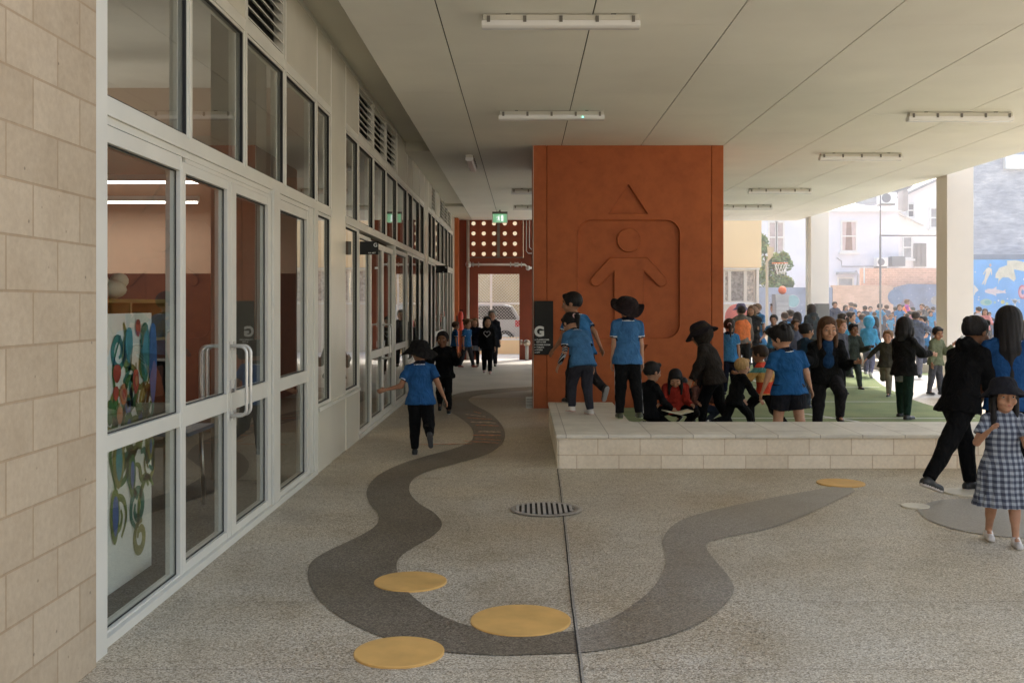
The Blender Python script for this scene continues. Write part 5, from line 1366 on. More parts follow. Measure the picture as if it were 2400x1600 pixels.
m_brick = mat_blocks('painted_brick', (.78, .50, .38), 'XZ', .24, .086, pits=False, mort=.012, tint=(1.5, 1.8, 2.1))  # brick tone lifted, far haze put into its colour
m_brick2 = mat_blocks('flaking_brick', (.72, .52, .42), 'XZ', .24, .086, pits=False, mort=.014, tint=(1.1, 1.2, 1.3))
mb = MB(); mb.box(mx(1913), mx(2052), YM+.01, YM+.3, ZG, mz(655)); tag(mb.build('brick_wall', m_brick2), 'flaking brick and pale paint boundary wall between the far columns', 'wall')
mb = MB(); mb.box(mx(1984), mx(2236), YM+.32, YM+.5, ZG, mz(615)); tag(mb.build('brick_parapet', m_brick), 'taller orange brick wall rising behind the mural', 'wall')
mb = MB(); mb.box(mx(1989), mx(1992), YM+.28, YM+.31, mz(650), mz(612)); tag(mb.build('white_pipe', m_white), 'short white pipe fixed on the orange brick wall', 'pipe')
nm_ = empty('space_mural_wall', (mx(2100), YM, ZG)); tag(nm_, 'dark blue mural wall with a pale planet and stars left of the near column', 'wall')
mb = MB(); mb.prism([(mx(2052.5), ZG), (mx(2236), ZG), (mx(2236), mz(655)), (mx(2090), mz(652)), (mx(2052.5), mz(662))], YM, YM+.3, 'XZ'); under(mb.build('wall', m_space), nm_)
disc(nm_, 2057, 682, 18, (.20, .27, .40), YM-.004); disc(nm_, 2148, 690, 10, (.42, .40, .38), YM-.004); disc(nm_, 2080, 706, 20, (.24, .22, .30), YM-.003)
for i in range(26): disc(nm_, rs.uniform(2056, 2148), rs.uniform(660, 735), rs.uniform(.5, 1.3), (.65, .66, .68), YM-.008, 'star', n=8)
YR = 38.0; kr = FX/YR; sx_ = lambda p: (p-CX)/kr; sz_ = lambda p: EYE-(p-CY)/kr
bm_ = empty('sea_mural_wall', (sx_(2300), YR, ZG)); tag(bm_, 'bright blue wall mural of sea creatures and a swimmer at the right edge', 'wall')
mb = MB(); mb.box(sx_(2210), 30, YR, YR+.4, ZG, sz_(596)); under(mb.build('wall', paint((.15, .38, .70), .8, .12, 1.4, name='sea_blue')), bm_)  # blue paled to carry the haze in its colour
def zz_(p): return (1862+p[0]*.20833, 568.4+p[1]*.20833)
def mshape(P, c, nm, k_=1):
    Q = [zz_(p) for p in P]; mb = MB(); vs = [Vector((sx_(a), 0, sz_(b))) for a, b in Q]
    from mathutils.geometry import tessellate_polygon
    tri = tessellate_polygon([[Vector((v.x, v.z, 0)) for v in vs]])
    mb.add([(v.x, YR-.003*k_, v.z) for v in vs], [tuple(t) for t in tri]); return under(mb.build(nm, paint(c, .85, .1, 4, name='mural_colour')), bm_)
mshape([(2165, 145), (2260, 140), (2380, 165), (2500, 200), (2500, 300), (2352, 262), (2240, 240), (2262, 345), (2240, 375), (2180, 330), (2115, 330), (2075, 370), (2065, 412), (2072, 340), (2035, 335), (2040, 290), (2080, 225), (2165, 195)], (.66, .60, .46), 'whale_tail')
mshape([(1972, 222), (1995, 235), (2000, 290), (1990, 310), (1985, 260), (1972, 300), (1945, 350), (1925, 410), (1912, 412), (1925, 355), (1900, 405), (1885, 405), (1915, 350), (1925, 300), (1935, 255), (1905, 300), (1900, 290), (1935, 235), (1955, 222)], (.70, .62, .50), 'swimmer')
mshape([(1980+12*math.cos(t), 195+18*math.sin(t)) for t in [i*.5 for i in range(12)]], (.60, .42, .30), 'swimmer_head')
mshape([(1920, 470), (1960, 455), (2010, 455), (2050, 430), (2045, 460), (2120, 478), (2150, 462), (2145, 485), (2155, 505), (2120, 500), (2040, 512), (2050, 535), (2000, 515), (1950, 505), (1925, 495)], (.66, .56, .56), 'beluga')
mshape([(1935+65*math.cos(t), 603+36*math.sin(t)) for t in [2*math.pi*i/24 for i in range(24)]], (.36, .52, .44), 'fish'); mshape([(1950+38*math.cos(t), 603+24*math.sin(t)) for t in [2*math.pi*i/20 for i in range(20)]], (.20, .45, .42), 'fish_stripe', 2)
mshape([(1800, 410), (1830, 440), (1850, 470), (1815, 500), (1800, 535)], (.66, .62, .56), 'ray')
for r_, c in ((52, (.62, .18, .22)), (40, (.72, .38, .42)), (18, (.10, .22, .45))): mshape([(2335+r_*.9*math.cos(t), 490+r_*1.5*math.sin(t)) for t in [2*math.pi*i/24 for i in range(24)]], c, 'shell_ring', 1+(52-r_)/10)
for cx, cy, r_, c in ((2117, 600, 22, (.55, .52, .20)), (2165, 620, 16, (.45, .55, .25)), (2070, 585, 9, (.7, .7, .7)), (2030, 605, 12, (.35, .5, .4)), (2170, 565, 7, (.75, .75, .72)), (1855, 545, 7, (.6, .6, .6)), (1850, 575, 9, (.55, .6, .6)), (2250, 590, 26, (.62, .60, .56)), (2300, 600, 8, (.7, .6, .5)), (1815, 270, 7, (.7, .7, .7)), (2352, 350, 10, (.7, .7, .7))):
    mshape([(cx+r_*math.cos(t), cy+r_*math.sin(t)) for t in [2*math.pi*i/14 for i in range(14)]], c, 'sea_animal')
mshape([(2205, 572), (2245, 600), (2248, 670), (2258, 670), (2262, 600), (2310, 575), (2305, 568), (2258, 590), (2210, 565)], (.62, .62, .60), 'sea_animal')
def _rough():
    t = NT('weathered_render'); v = t.world((1, 1, 2.6)); n1 = t.noise(v, .9, 10, .78); n2 = t.noise(t.world((1, 1, 5)), 2.5, 6, .7)
    c = t.ramp(n1, [(.36, (.34, .35, .41)), (.50, (.46, .47, .52)), (.60, (.58, .58, .62)), (.72, (.78, .76, .74))])  # greys raised to put the haze into the colour
    c = t.mix(1, c, t.ramp(n2, [(.3, (.80, .79, .78)), (.7, (1.12, 1.11, 1.08))]), 'MULTIPLY'); t.setc(c); t.bump(n1, .6, .02); return t.fin(.9, 0, .2)
gw = empty('tenement_wall', (sx_(2300), YR+.6, 0)); tag(gw, 'tall grey weathered gable wall above the blue sea mural', 'building')
mb = MB(); mb.prism([(sx_(2222), 0), (32, 0), (32, 11.5), (sx_(2330), 8.4), (sx_(2330), 7.6), (sx_(2222), 7.6)], YR+.55, YR+.95, 'XZ'); under(mb.build('wall', _rough()), gw)
mb = MB(); mb.box(sx_(2205), 30, YR+.42, YR+.56, sz_(596)+.02, sz_(583)); under(mb.build('ledge', paint((.30, .30, .32), .8, .1, name='ledge')), gw)
mb = MB(); mb.box(sx_(2320), 31, YR+.35, YR+.54, sz_(385), sz_(352)); under(mb.build('white_board', m_white), gw)

# ================================================================== HOUSES behind
YH = 46.0; kh = FX/YH; hx = lambda p: (p-CX)/kh; hz = lambda p: EYE-(p-CY)/kh
m_house = paint((.78, .80, .88), .85, .10, .6, bump=.15, name='pale_blue_render')  # house tones raised, far haze put into the colour
m_house2 = paint((.88, .86, .86), .85, .08, .6, bump=.15, name='white_render')
m_roof = paint((.78, .72, .72), .8, .15, 2, name='pale_tile')
def houses():
    h1 = empty('terrace_house', (hx(1950), YH, 0)); tag(h1, 'pale blue rendered terrace house with a low hipped roof behind the yard', 'house')
    mb = MB(); mb.prism([(hx(1735), 0), (hx(2064), 0), (hx(2064), hz(483)), (hx(1735), hz(483))], YH, YH+8, 'XZ'); under(mb.build('wall', m_house), h1)
    mb = MB(); v = [(hx(1730), YH-.25, hz(486)), (hx(2070), YH-.25, hz(486)), (hx(1976), YH+4, hz(440)), (hx(1860), YH+4, hz(440)), (hx(2070), YH+8, hz(486)), (hx(1730), YH+8, hz(486))]
    mb.add(v, [(0, 1, 2, 3), (1, 4, 2), (4, 5, 3, 2), (5, 0, 3), (0, 5, 4, 1)]); under(mb.build('roof', m_roof), h1)
    mb = MB(); mb.box(hx(1730), hx(2070), YH-.32, YH-.251, hz(488), hz(484)); under(mb.build('gutter', m_white), h1)
    def win(par, x0, x1, y0, y1, nm='window', curt=True, yw=YH, X=hx, Zf=hz, pc=(.30, .19, .16), fc=m_white):
        mb = MB(); a, b, c, d = X(x0), X(x1), Zf(y1), Zf(y0); f = .07
        mb.box(a-f, a, yw-.06, yw+.03, c-f, d+f); mb.box(b, b+f, yw-.06, yw+.03, c-f, d+f); mb.box(a, b, yw-.06, yw+.03, d, d+f); mb.box(a-.15, b+.15, yw-.14, yw+.03, c-f-.10, c-f); mb.box(a, b, yw-.05, yw+.03, (c+d)/2-.03, (c+d)/2+.03); mb.box(a, b, yw-.06, yw+.03, c-f, c)
        w_ = under(mb.build(nm, fc), par)
        mb = MB(); mb.quad((a, yw-.015, c), (b, yw-.015, c), (b, yw-.015, d), (a, yw-.015, d)); o = mb.build('pane', paint(pc, .12, .2, 3, name='house_glass')); o.parent = w_
        if curt:
            mb = MB(); w3 = (b-a)*.33
            mb.add([(a, yw-.022, c), (a+w3*.7, yw-.022, c), (a+w3, yw-.022, d), (a, yw-.022, d), (b-w3*.7, yw-.022, c), (b, yw-.022, c), (b, yw-.022, d), (b-w3, yw-.022, d)], [(0, 1, 2, 3), (4, 5, 6, 7)])
            o = mb.build('curtain', paint((.62, .50, .48), .9, .1, name='curtain')); o.parent = w_
    win(h1, 1934, 1965, 510, 575); win(h1, 1767, 1782, 512, 578, pc=(.5, .42, .42), curt=False); win(h1, 1784, 1798, 512, 578, pc=(.5, .42, .42), curt=False)
    win(h1, 1926, 1957, 640, 700, 'window', False, pc=(.36, .40, .44))
    for lab, P in (('grey drain pipe run on the pale blue house below its curtained window', [(1921, 592), (1932, 600), (1932, 612), (2008, 612), (2014, 600)]),):
        mb = MB(); mb.tube([(hx(a), YH-.06, hz(b)) for a, b in P], .022, 6); under(mb.build('drain_pipe', paint((.35, .35, .38), .6, .1, name='grey_pipe')), h1)
    mb = MB(); mb.box(hx(1920), hx(1960), YH-.4, YH-.01, hz(630), hz(625)); mb.tube([(hx(1962), YH-.2, hz(622)), (hx(1968), YH-.2, hz(632)), (hx(1966), YH-.2, hz(660))], .05, 8); under(mb.build('awning', paint((.42, .43, .46), .7, .1, name='awning')), h1)
    h2 = empty('terrace_house', (hx(2110), YH+1, 0)); tag(h2, 'white rendered house with skillion roof and small windows beside the near column', 'house')
    mb = MB(); mb.prism([(hx(2064), 0), (hx(2260), 0), (hx(2260), hz(395)), (hx(2150), hz(415)), (hx(2075), hz(452)), (hx(2075), hz(490)), (hx(2064), hz(490))], YH+.3, YH+8, 'XZ'); under(mb.build('wall', m_house2), h2)
    mb = MB(); mb.prism([(hx(2070), hz(454)), (hx(2150), hz(417)), (hx(2260), hz(392)), (hx(2260), hz(386)), (hx(2150), hz(411)), (hx(2070), hz(448))], YH, YH+8.2, 'XZ'); under(mb.build('roof_edge', paint((.32, .31, .33), .7, .1, name='roof_edge')), h2)
    mb = MB(); mb.prism([(hx(2072), hz(446)), (hx(2085), hz(425)), (hx(2140), hz(412)), (hx(2130), hz(418))], YH+2, YH+7, 'XZ'); under(mb.build('roof', paint((.20, .20, .21), .7, .1, name='dark_roof')), h2)
    mb = MB(); mb.prism([(hx(2064), hz(487)), (hx(2123), hz(515)), (hx(2123), hz(518)), (hx(2064), hz(490))], YH-.05, YH+.35, 'XZ'); under(mb.build('lean_to_edge', m_white), h2)
    win(h2, 2092, 2103, 468, 496, yw=YH+.3, pc=(.18, .18, .2), curt=False); win(h2, 2144, 2160, 478, 520, yw=YH+.3, pc=(.3, .3, .32), curt=False)
    win(h2, 2081, 2098, 545, 590, yw=YH+.3, pc=(.36, .36, .38), curt=False)
    mb = MB(); [mb.box(hx(2104+i*2.9), hx(2105.8+i*2.9), YH+.2, YH+.28, hz(612), hz(558)) for i in range(10)]; under(mb.build('screen_slats', paint((.36, .34, .34), .7, .1, name='slat')), h2)
    # chimney and air conditioners
    mb = MB(); mb.box(hx(2066), hx(2076), YH-.5, YH+.2, hz(485), hz(440)); under(mb.build('chimney', paint((.42, .38, .36), .9, .2, 3, name='chimney')), h2)
    for x, y, w_, h_, lab in ((2029, 458, 40, 26, 'white air conditioning unit on the roof behind the thin pole'), (2016, 603, 26, 20, 'air conditioning unit on the pale blue house wall'),):
        e = empty('air_conditioner', (hx(x), YH-.6, hz(y+h_/2))); tag(e, lab, 'air conditioner')
        W2, H2 = w_/kh/2, h_/kh
        mb = MB(); mb.box(-W2, W2, 0, .35, 0, H2); mb.build('casing', m_white, e, .02)
        mb = MB(); mb.add([(-W2*.2+H2*.40*math.cos(t), -.004, H2/2+H2*.40*math.sin(t)) for t in [2*math.pi*i/20 for i in range(20)]], [tuple(range(20))[::-1]]); mb.build('fan_grille', paint((.22, .22, .24), .6, .1, name='fan_grille'), e)
        mb = MB(); mb.box(-W2*.8, W2*.8, .0, .5, -.06, -.003); mb.build('bracket', m_clip, e)
    mb = MB(); mb.box(hx(2040), hx(2070), YH-.5, YH-.02, hz(612), hz(590)); tag(mb.build('meter_box', paint((.22, .23, .25), .6, .1, name='grey_box')), 'dark grey box on the pale blue house wall', 'box')
    h3 = MB(); h3.box(hx(1985), hx(2062), YH+6, YH+12, 0, hz(432)); tag(h3.build('rear_building', m_house2), 'white building showing above the low hipped roof', 'building')
houses()

# ---- tall net pole with cross bar
YP = 31.0; kp = FX/YP
npl = empty('net_post', ((2022-CX)/kp, YP, ZG)); tag(npl, 'thin tall steel post with a level cross rail in the yard', 'post')
zt = EYE-(435-CY)/kp-ZG; zb_ = EYE-(541-CY)/kp-ZG
mb = MB(); mb.tube([(0, 0, 0), (0, 0, zb_)], .032, 8); mb.tube([(0, 0, zb_), (0, 0, zt)], .02, 8); mb.build('pole', paint((.25, .23, .22), .5, .1, name='post_paint'), npl)
mb = MB(); mb.tube([(0.03, 0, zb_), (1.72, 0, zb_)], .022, 8); mb.build('cross_rail', paint((.25, .23, .22), .5, .1, name='post_paint'), npl)
# ---- basketball hoop
YQ = 36.5; kq = FX/YQ; vx = lambda p: (p-CX)/kq; vz = lambda p: EYE-(p-CY)/kq
hp_ = empty('basketball_hoop', (vx(1768), YQ, ZG)); tag(hp_, 'basketball hoop with white net in front of the green tree', 'hoop')
o0 = Vector((vx(1768), YQ, ZG))
def hpp(mb, nm, m): return under(mb.build(nm, m), hp_)
mb = MB(); mb.prism([(vx(1762), vz(566)), (vx(1777), vz(569)), (vx(1775), vz(588)), (vx(1764), vz(600))], YQ-.05, YQ, 'XZ'); hpp(mb, 'backboard', paint((.50, .43, .30), .7, .1, name='backboard'))
mb = MB(); cxr, rr3 = vx(1789), .225; mb.tube([(cxr+rr3*math.cos(t), YQ-.3+rr3*math.sin(t), vz(605)) for t in [2*math.pi*i/20 for i in range(20)]], .014, 6, closed=True); mb.tube([(vx(1772), YQ-.1, vz(605)), (cxr-rr3, YQ-.3, vz(605))], .02, 6); hpp(mb, 'ring', paint((.70, .20, .06), .5, .1, name='ring_paint'))
mb = MB()
for i in range(12):
    for sg in (1, -1):
        P = []
        for k in range(6):
            t = 2*math.pi*i/12+sg*k*.16; r2 = rr3*(1-.42*k/5); P.append((cxr+r2*math.cos(t), YQ-.3+r2*math.sin(t), vz(605)-k*.08))
        mb.tube(P, .006, 4)
hpp(mb, 'net', m_white)
mb = MB(); mb.tube([(vx(1764), YQ+.15, ZG), (vx(1764), YQ+.15, vz(600)), (vx(1769), YQ, vz(590))], .05, 10); hpp(mb, 'pole', paint((.4, .38, .34), .5, .1, name='hoop_post'))
# ---- grey cabinet by the far column
mb = MB(); mb.box(-.16, .16, 0, .3, 0, EYE-(697-CY)/FX*26.6); tag(mb.build('grey_locker', paint((.20, .19, .185), .6, .08, name='locker_grey'), None, .008, loc=((1891.5-CX)/FX*26.6, 26.6, 0)), 'plain dark grey locker in front of the farther column', 'locker')

# ================================================================== TREE
def leafy(label, base, trunk_h, clumps, nleaf, cols, nm='tree', lsz=.10, seed=1):
    r = random.Random(seed); t = empty(nm, base); tag(t, label, 'tree')
    mb = MB(); top = Vector((0, 0, trunk_h))
    mb.tube([(0, 0, 0), (.05, .02, trunk_h*.5), tuple(top)], [.13, .10, .07], 9)
    for c in clumps:
        c = Vector(c[:3]); mid = (top+c)/2+Vector((r.uniform(-.15, .15), r.uniform(-.15, .15), .1)); mb.tube([tuple(top*.8), tuple(mid), tuple(c)], [.05, .035, .012], 6)
    mb.build('trunk', paint((.12, .085, .055), .9, .3, 6, bump=.5, name='bark'), t)
    mats = [paint(c, .6, .2, 3, name='leaf') for c in cols]
    mb = MB()
    for i in range(nleaf):
        cx, cy, cz, cr = clumps[r.randrange(len(clumps))]
        while True:
            d = Vector((r.uniform(-1, 1), r.uniform(-1, 1), r.uniform(-1, 1)))
            if .25 < d.length < 1: break
        d = d*(1-.35*r.random()*0)
        p = Vector((cx, cy, cz))+Vector((d.x, d.y, d.z*.8))*cr*(1+.2*math.sin(5*d.x+3*d.z))
        a = Vector((r.gauss(0, 1), r.gauss(0, 1), r.gauss(0, .6))).normalized(); b = a.cross(Vector((r.gauss(0, 1), r.gauss(0, 1), r.gauss(0, 1)))).normalized()
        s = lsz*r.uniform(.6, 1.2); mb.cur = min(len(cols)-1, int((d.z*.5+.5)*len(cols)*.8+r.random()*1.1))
        mb.add([p-a*s, p+b*s*.45, p+a*s, p-b*s*.45], [(0, 1, 2, 3)])
    mb.build('crown', mats, t)
    return t
YT = 42.5; kt = FX/YT
def T(px, py, r, dy=0): return ((px-1770)/kt, dy, EYE-(py-CY)/kt, r)
leafy('bushy green tree growing behind the basketball hoop', ((1770-CX)/kt, YT, 0), 2.0,
      [T(1762, 640, .55), T(1785, 620, .5, .4), T(1800, 605, .42), T(1755, 605, .5, .3), T(1750, 570, .35), T(1748, 550, .3), T(1790, 650, .45), T(1808, 648, .3), T(1770, 660, .5, -.2), T(1740, 630, .6), T(1800, 590, .25), T(1778, 596, .35)],
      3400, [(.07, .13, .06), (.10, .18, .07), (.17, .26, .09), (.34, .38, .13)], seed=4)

# ---- bright hazy air over the yard
mb = MB(); mb.box(3.05, 34, 18.9, 60, .03, 14)
hm = bpy.data.materials.new('haze'); hm.use_nodes = True; hn = hm.node_tree; hn.nodes.clear()
ho = hn.nodes.new('ShaderNodeOutputMaterial'); hv_ = hn.nodes.new('ShaderNodeVolumeScatter'); hv_.inputs['Density'].default_value = .0062; hv_.inputs['Anisotropy'].default_value = .2
hv_.inputs['Color'].default_value = (1, .98, .96, 1); hn.links.new(hv_.outputs[0], ho.inputs['Volume'])
tag(mb.build('haze', hm), 'bright thin haze hanging over the sunlit yard', 'haze', kind='stuff')
# ================================================================== PEOPLE
def at(px, Y, z=0.0): return (wx(px, Y), Y, z)
def gingham():
    t = NT('gingham'); v = t.coord('Object', (1, 1, 1)); s = t.new('ShaderNodeSeparateXYZ'); t.link(v, s.inputs[0])
    a = t.math('FRACT', t.math('MULTIPLY', t.math('ADD', s.outputs[0], t.math('MULTIPLY', s.outputs[1], .35)), 26)); b = t.math('FRACT', t.math('MULTIPLY', s.outputs[2], 26))
    A_ = t.math('GREATER_THAN', a, .5); B_ = t.math('GREATER_THAN', b, .5)
    f = t.math('MULTIPLY', t.math('ADD', A_, B_), .5)
    t.setc(t.ramp(f, [(0, (.34, .37, .41)), (.5, (.15, .165, .20)), (1, (.055, .062, .09))])); t.bump(t.noise(v, 30, 3), .3, .01); return t.fin(.9, 0, .2)
m_ging = gingham()
def _stripes():
    t = NT('striped_knit'); v = t.coord('Object'); s = t.new('ShaderNodeSeparateXYZ'); t.link(v, s.inputs[0])
    a = t.math('FRACT', t.math('MULTIPLY', t.math('ADD', s.outputs[1], s.outputs[2]), 34))
    t.setc(t.ramp(a, [(.45, (.007, .007, .008)), (.55, (.35, .36, .38))], 'CONSTANT')); return t.fin(.9, 0, .2)
m_strp = _stripes()
T_BLK = ('trousers', BLK); CH = 'child'
# --- corridor
person('boy in blue polo and black bucket hat running away along the corridor', None, at(966, 10.54), 4, ytop=783, lean=7, side=-2, hd=(8, 6), la=(8, 26, 52, 92), ra=(-14, 20, 26, 10),
       ll=(4, 0, 6), rl=(-12, 6, 60), girth=1.2, hat=('floppy', (.012, .011, .011), (-12, 4)), tops=('polo', (.020, .085, .23)), bot=T_BLK, shoes=(BLK, (.05, .05, .05)), hair=('short', 'black'), seed=1, skin='mid')
person('child in black zipped jacket running towards the camera behind the hatted boy', None, at(1020, 14.6), 182, ytop=760, lean=10, side=3, hd=(-2, -8), la=(35, 18, 95, 25), ra=(20, 25, 105, 30),
       ll=(28, 2, 30), rl=(-6, 2, 48), tops=('jacket', (.007, .007, .0075)), bot=T_BLK, shoes=(BLK, WHT), hair=('short', 'black'), skin='brown', seed=2, girth=1.05)
person('small child in blue polo at the far end, leftmost of the distant corridor group', None, at(1044, 25.7), -70, ytop=738, lean=5, tops=('polo', POLO), bot=T_BLK, hair=('short', 'brown'), ll=(10, 2, 5), rl=(-8, 2, 8), seed=3)
person('fair haired child in blue polo and striped track pants in the distant corridor group', None, at(1072, 25.0), -125, ytop=733, lean=2, tops=('polo', POLO), bot=('trousers', (.03, .03, .035)), hair=('fluffy', 'lbrown'), ll=(16, 5, 4), rl=(-12, 5, 6), shoes=((.3, .05, .05), WHT), seed=4)
person('girl in navy cardigan and checked skirt in the distant corridor group', None, at(1091, 25.4), 175, ytop=730, lean=2, tops=('jacket', NAVY), bot=('leggings', BLK), hair=('bob', 'lbrown'), ll=(8, 2, 4), rl=(-8, 2, 4), seed=5, la=(35, 5, 70, 20), ra=(30, 5, 70, 20),
       extra_fn=lambda body, E, H, s_, Hc, Hf, C1, Ch, Nb, Pl: (lambda mb: (mb.lathe([(.085*H, .03*H), (.11*H, -.05*H), (.145*H, -.17*H)], Pl, 30, 1, .72), mb.build('skirt', m_ging, body)))(MB()))
def heart(body, E, H, s_, Hc, Hf, C1, Ch, Nb, Pl):
    mb = MB(); P = []
    c = Ch+C1 @ Vector((0, .098*H, .02*H))
    for i in range(28):
        t = 2*math.pi*i/28; x = 16*math.sin(t)**3; z = 13*math.cos(t)-5*math.cos(2*t)-2*math.cos(3*t)-math.cos(4*t)
        P.append(c+C1 @ Vector((x*.0036*H, -abs(x)**1.5*.00022*H, z*.0036*H)))
    mb.tube(P, .0045*H, 6, closed=True); mb.build('heart_print', cloth((.6, .6, .6)), body)
person('child in black jumper with a white heart outline walking towards the camera in the corridor', None, at(1119, 22.8), 180, ytop=726, lean=2, tops=('jumper', (.007, .007, .008)), bot=('trousers', BLK), hair=('bob', 'black'), ll=(14, 1, 4), rl=(-10, 1, 12), shoes=((.45, .32, .32), WHT), seed=6, extra_fn=heart, hd=(0, 15))
person('taller figure in dark open coat walking behind the child with the heart jumper', None, at(1131, 25.5), 178, ytop=711, lean=1, tops=('coat', (.02, .022, .03)), bot=('trousers', (.02, .02, .025)), hair=('short', 'grey'), ll=(12, 1, 4), rl=(-10, 1, 6), seed=7, skin='fair')
# --- around the bench and the terracotta block
person('boy in blue polo leaning forward at the back edge of the bench, looking left', None, at(1337, 12.62, HB), 28, ytop=670, lean=30, twist=10, hd=(-2, 42), la=(40, 12, 30, 0), ra=(-15, 8, 20, 0),
       ll=(24, 2, 18), rl=(-14, 3, 48), tops=('polo', (.032, .13, .29)), bot=('trousers', (.02, .02, .024)), hair=('short', 'black'), shoes=(BLK, (.3, .3, .3)), seed=8, skin='mid')
person('girl in pale blue polo with black ponytail bending forward on the bench', None, at(1338, 11.35, HB), 24, ytop=722, lean=44, hd=(22, 10), la=(32, 14, 42, 0), ra=(18, 2, 6, 0),
       ll=(30, 1, 32), rl=(10, 4, 20), tops=('polo', POLO_L), bot=('trousers', (.035, .035, .045)), hair=('pony', 'black'), shoes=((.66, .62, .58), (.62, .40, .34)), seed=9, skin='light', girth=1.12,
       extra_fn=lambda body, E, H, s_, Hc, Hf, C1, Ch, Nb, Pl: (lambda mb, q: (mb.tube([q['sh']+(q['el']-q['sh'])*.7, q['el']], [.028*H, .026*H], 12), mb.tube([q['el'], q['el']+(q['wr']-q['el'])*.9], [.026*H, .021*H], 12), mb.build('striped_sleeve', m_strp, body)))(MB(), E['l']))

def piping(body, E, H, s_, Hc, Hf, C1, Ch, Nb, Pl):
    for q in E.values():
        mb = MB(); sd = q['u'].cross(q['f'])*(-1 if q['s'] < 0 else 1)
        sd = Vector((q['s'], 0, 0)); mb.tube([q['hp']+sd*.062*H, q['kn']+sd*.047*H, q['an']+sd*.034*H], .0035*H, 6); mb.build('side_piping', cloth((.40, .40, .42)), body)
person('boy in light blue polo and wide black hat standing at the inner bench corner', None, at(1441, 11.0, HB), 6, ytop=680, lean=2, hd=(4, 0), la=(4, 5, 8, 0), ra=(2, 7, 8, 0), ll=(2, 2, 4), rl=(-5, 5, 6),
       hat=('wide', (.018, .012, .013), (-26, 5)), tops=('polo', (.045, .135, .29)), bot=T_BLK, hair=('short', 'black'), shoes=((.05, .055, .03), (.35, .38, .22)), seed=10, hh=.172, extra_fn=piping)
person('girl in black kneeling on the turf in front of the terracotta wall, facing right', None, at(1490, 12.3), -62, ytop=830, lean=6, hd=(4, 0), la=(20, 6, 15, 0), ra=(35, 4, 25, 0), ll=(62, 4, 150), rl=(58, 4, 150), tops=('jumper', (.007, .007, .008)), bot=T_BLK,
       hair=('short', 'black'), seed=11, hh=.20, skin='light')
person('long haired child in black and red sitting cross legged with head bowed over a book', None, at(1551, 12.5), 172, ytop=850, lean=26, hd=(34, 0), la=(40, 6, 62, 25), ra=(40, 6, 62, 25), ll=(78, 48, 132), rl=(78, 48, 132), tops=('jumper', (.30, .03, .02)), bot=T_BLK, seated=True,
       hair=('long', 'black'), seed=12, hh=.20, girth=1.3)
person('child in grey blue top sitting on the turf looking down beside the hooded figure', None, at(1604, 12.9), 205, ytop=856, lean=22, hd=(24, 0), la=(44, 6, 55, 20), ra=(44, 6, 55, 20), ll=(80, 42, 128), rl=(80, 42, 128), tops=('jumper', (.20, .09, .07)), bot=('trousers', (.05, .06, .09)), seated=True,
       hair=('bob', 'black'), seed=13, hh=.20, girth=1.2, shoes=((.3, .28, .26), WHT))
bk = empty('book', (wx(1556, 12.0), 12.0, .26), R(10)); tag(bk, 'open book held by the seated child with bowed head', 'book')
for sg in (-1, 1):
    mb = MB(); mb.add([(0, -.11, 0), (sg*.16, -.11, .035), (sg*.16, .11, .035), (0, .11, 0), (0, -.11, .012), (sg*.16, -.11, .047), (sg*.16, .11, .047), (0, .11, .012)], [(0, 1, 2, 3), (7, 6, 5, 4), (0, 4, 5, 1), (1, 5, 6, 2), (2, 6, 7, 3)]); mb.build('page_block', paint((.55, .50, .38), .8, .2, 20, name='paper'), bk)
person('hooded child in brown black jacket and bucket hat stooping to the left behind the bench', None, at(1640, 12.7), 62, ytop=742, lean=24, hd=(10, 0), la=(38, 8, 12, 0), ra=(40, 4, 14, 0), ll=(22, 3, 20), rl=(-8, 4, 16),
       hat=('bucket', (.022, .018, .022), (8, 0)), tops=('jacket', (.026, .021, .018)), bot=T_BLK, hood='up', hair=('short', 'black'), seed=14, girth=1.2, hh=.2)
person('small blond child in black running right behind the bench', None, at(1688, 12.0), -66, ytop=822, lean=26, hd=(-6, 12), la=(46, 6, 16, 0), ra=(58, 10, 10, 0), ll=(-22, 2, 58), rl=(46, 2, 30), tops=('jacket', (.007, .007, .0075)), bot=T_BLK, hair=('short', 'blond'), seed=15, skin='fair', hh=.205)
person('child in red and yellow striped top, mostly hidden behind a boy in blue polo', None, at(1757, 12.7), 58, ytop=792, lean=12, hd=(0, 0), la=(50, 20, 70, 0), ra=(-20, 10, 50, 0), ll=(44, 2, 52), rl=(-20, 2, 22), tops=('jumper', (.50, .30, .10)), bot=T_BLK,
       hair=('short', 'dbrown'), stripe=([(.55, .06, .03), (.60, .33, .12), (.10, .26, .24)], [(.42, .55, 1), (.55, .60, 2), (.66, .72, 3), (.72, .78, 1)]), shoes=((.03, .03, .03), WHT), seed=16, skin='mid', girth=1.25, hh=.2)
person('boy in loose blue polo and black shorts with tousled hair behind the bench', None, at(1812, 11.2), 12, ytop=750, lean=6, side=-3, hd=(14, 34), la=(6, 20, 12, 0), ra=(2, 16, 6, 0), ll=(6, 6, 4), rl=(-6, 5, 6),
       tops=('polo', (.014, .078, .21)), bot=('shorts', (.014, .014, .018)), hair=('fluffy', 'black'), seed=17, girth=1.42, skin='light', hh=.21)
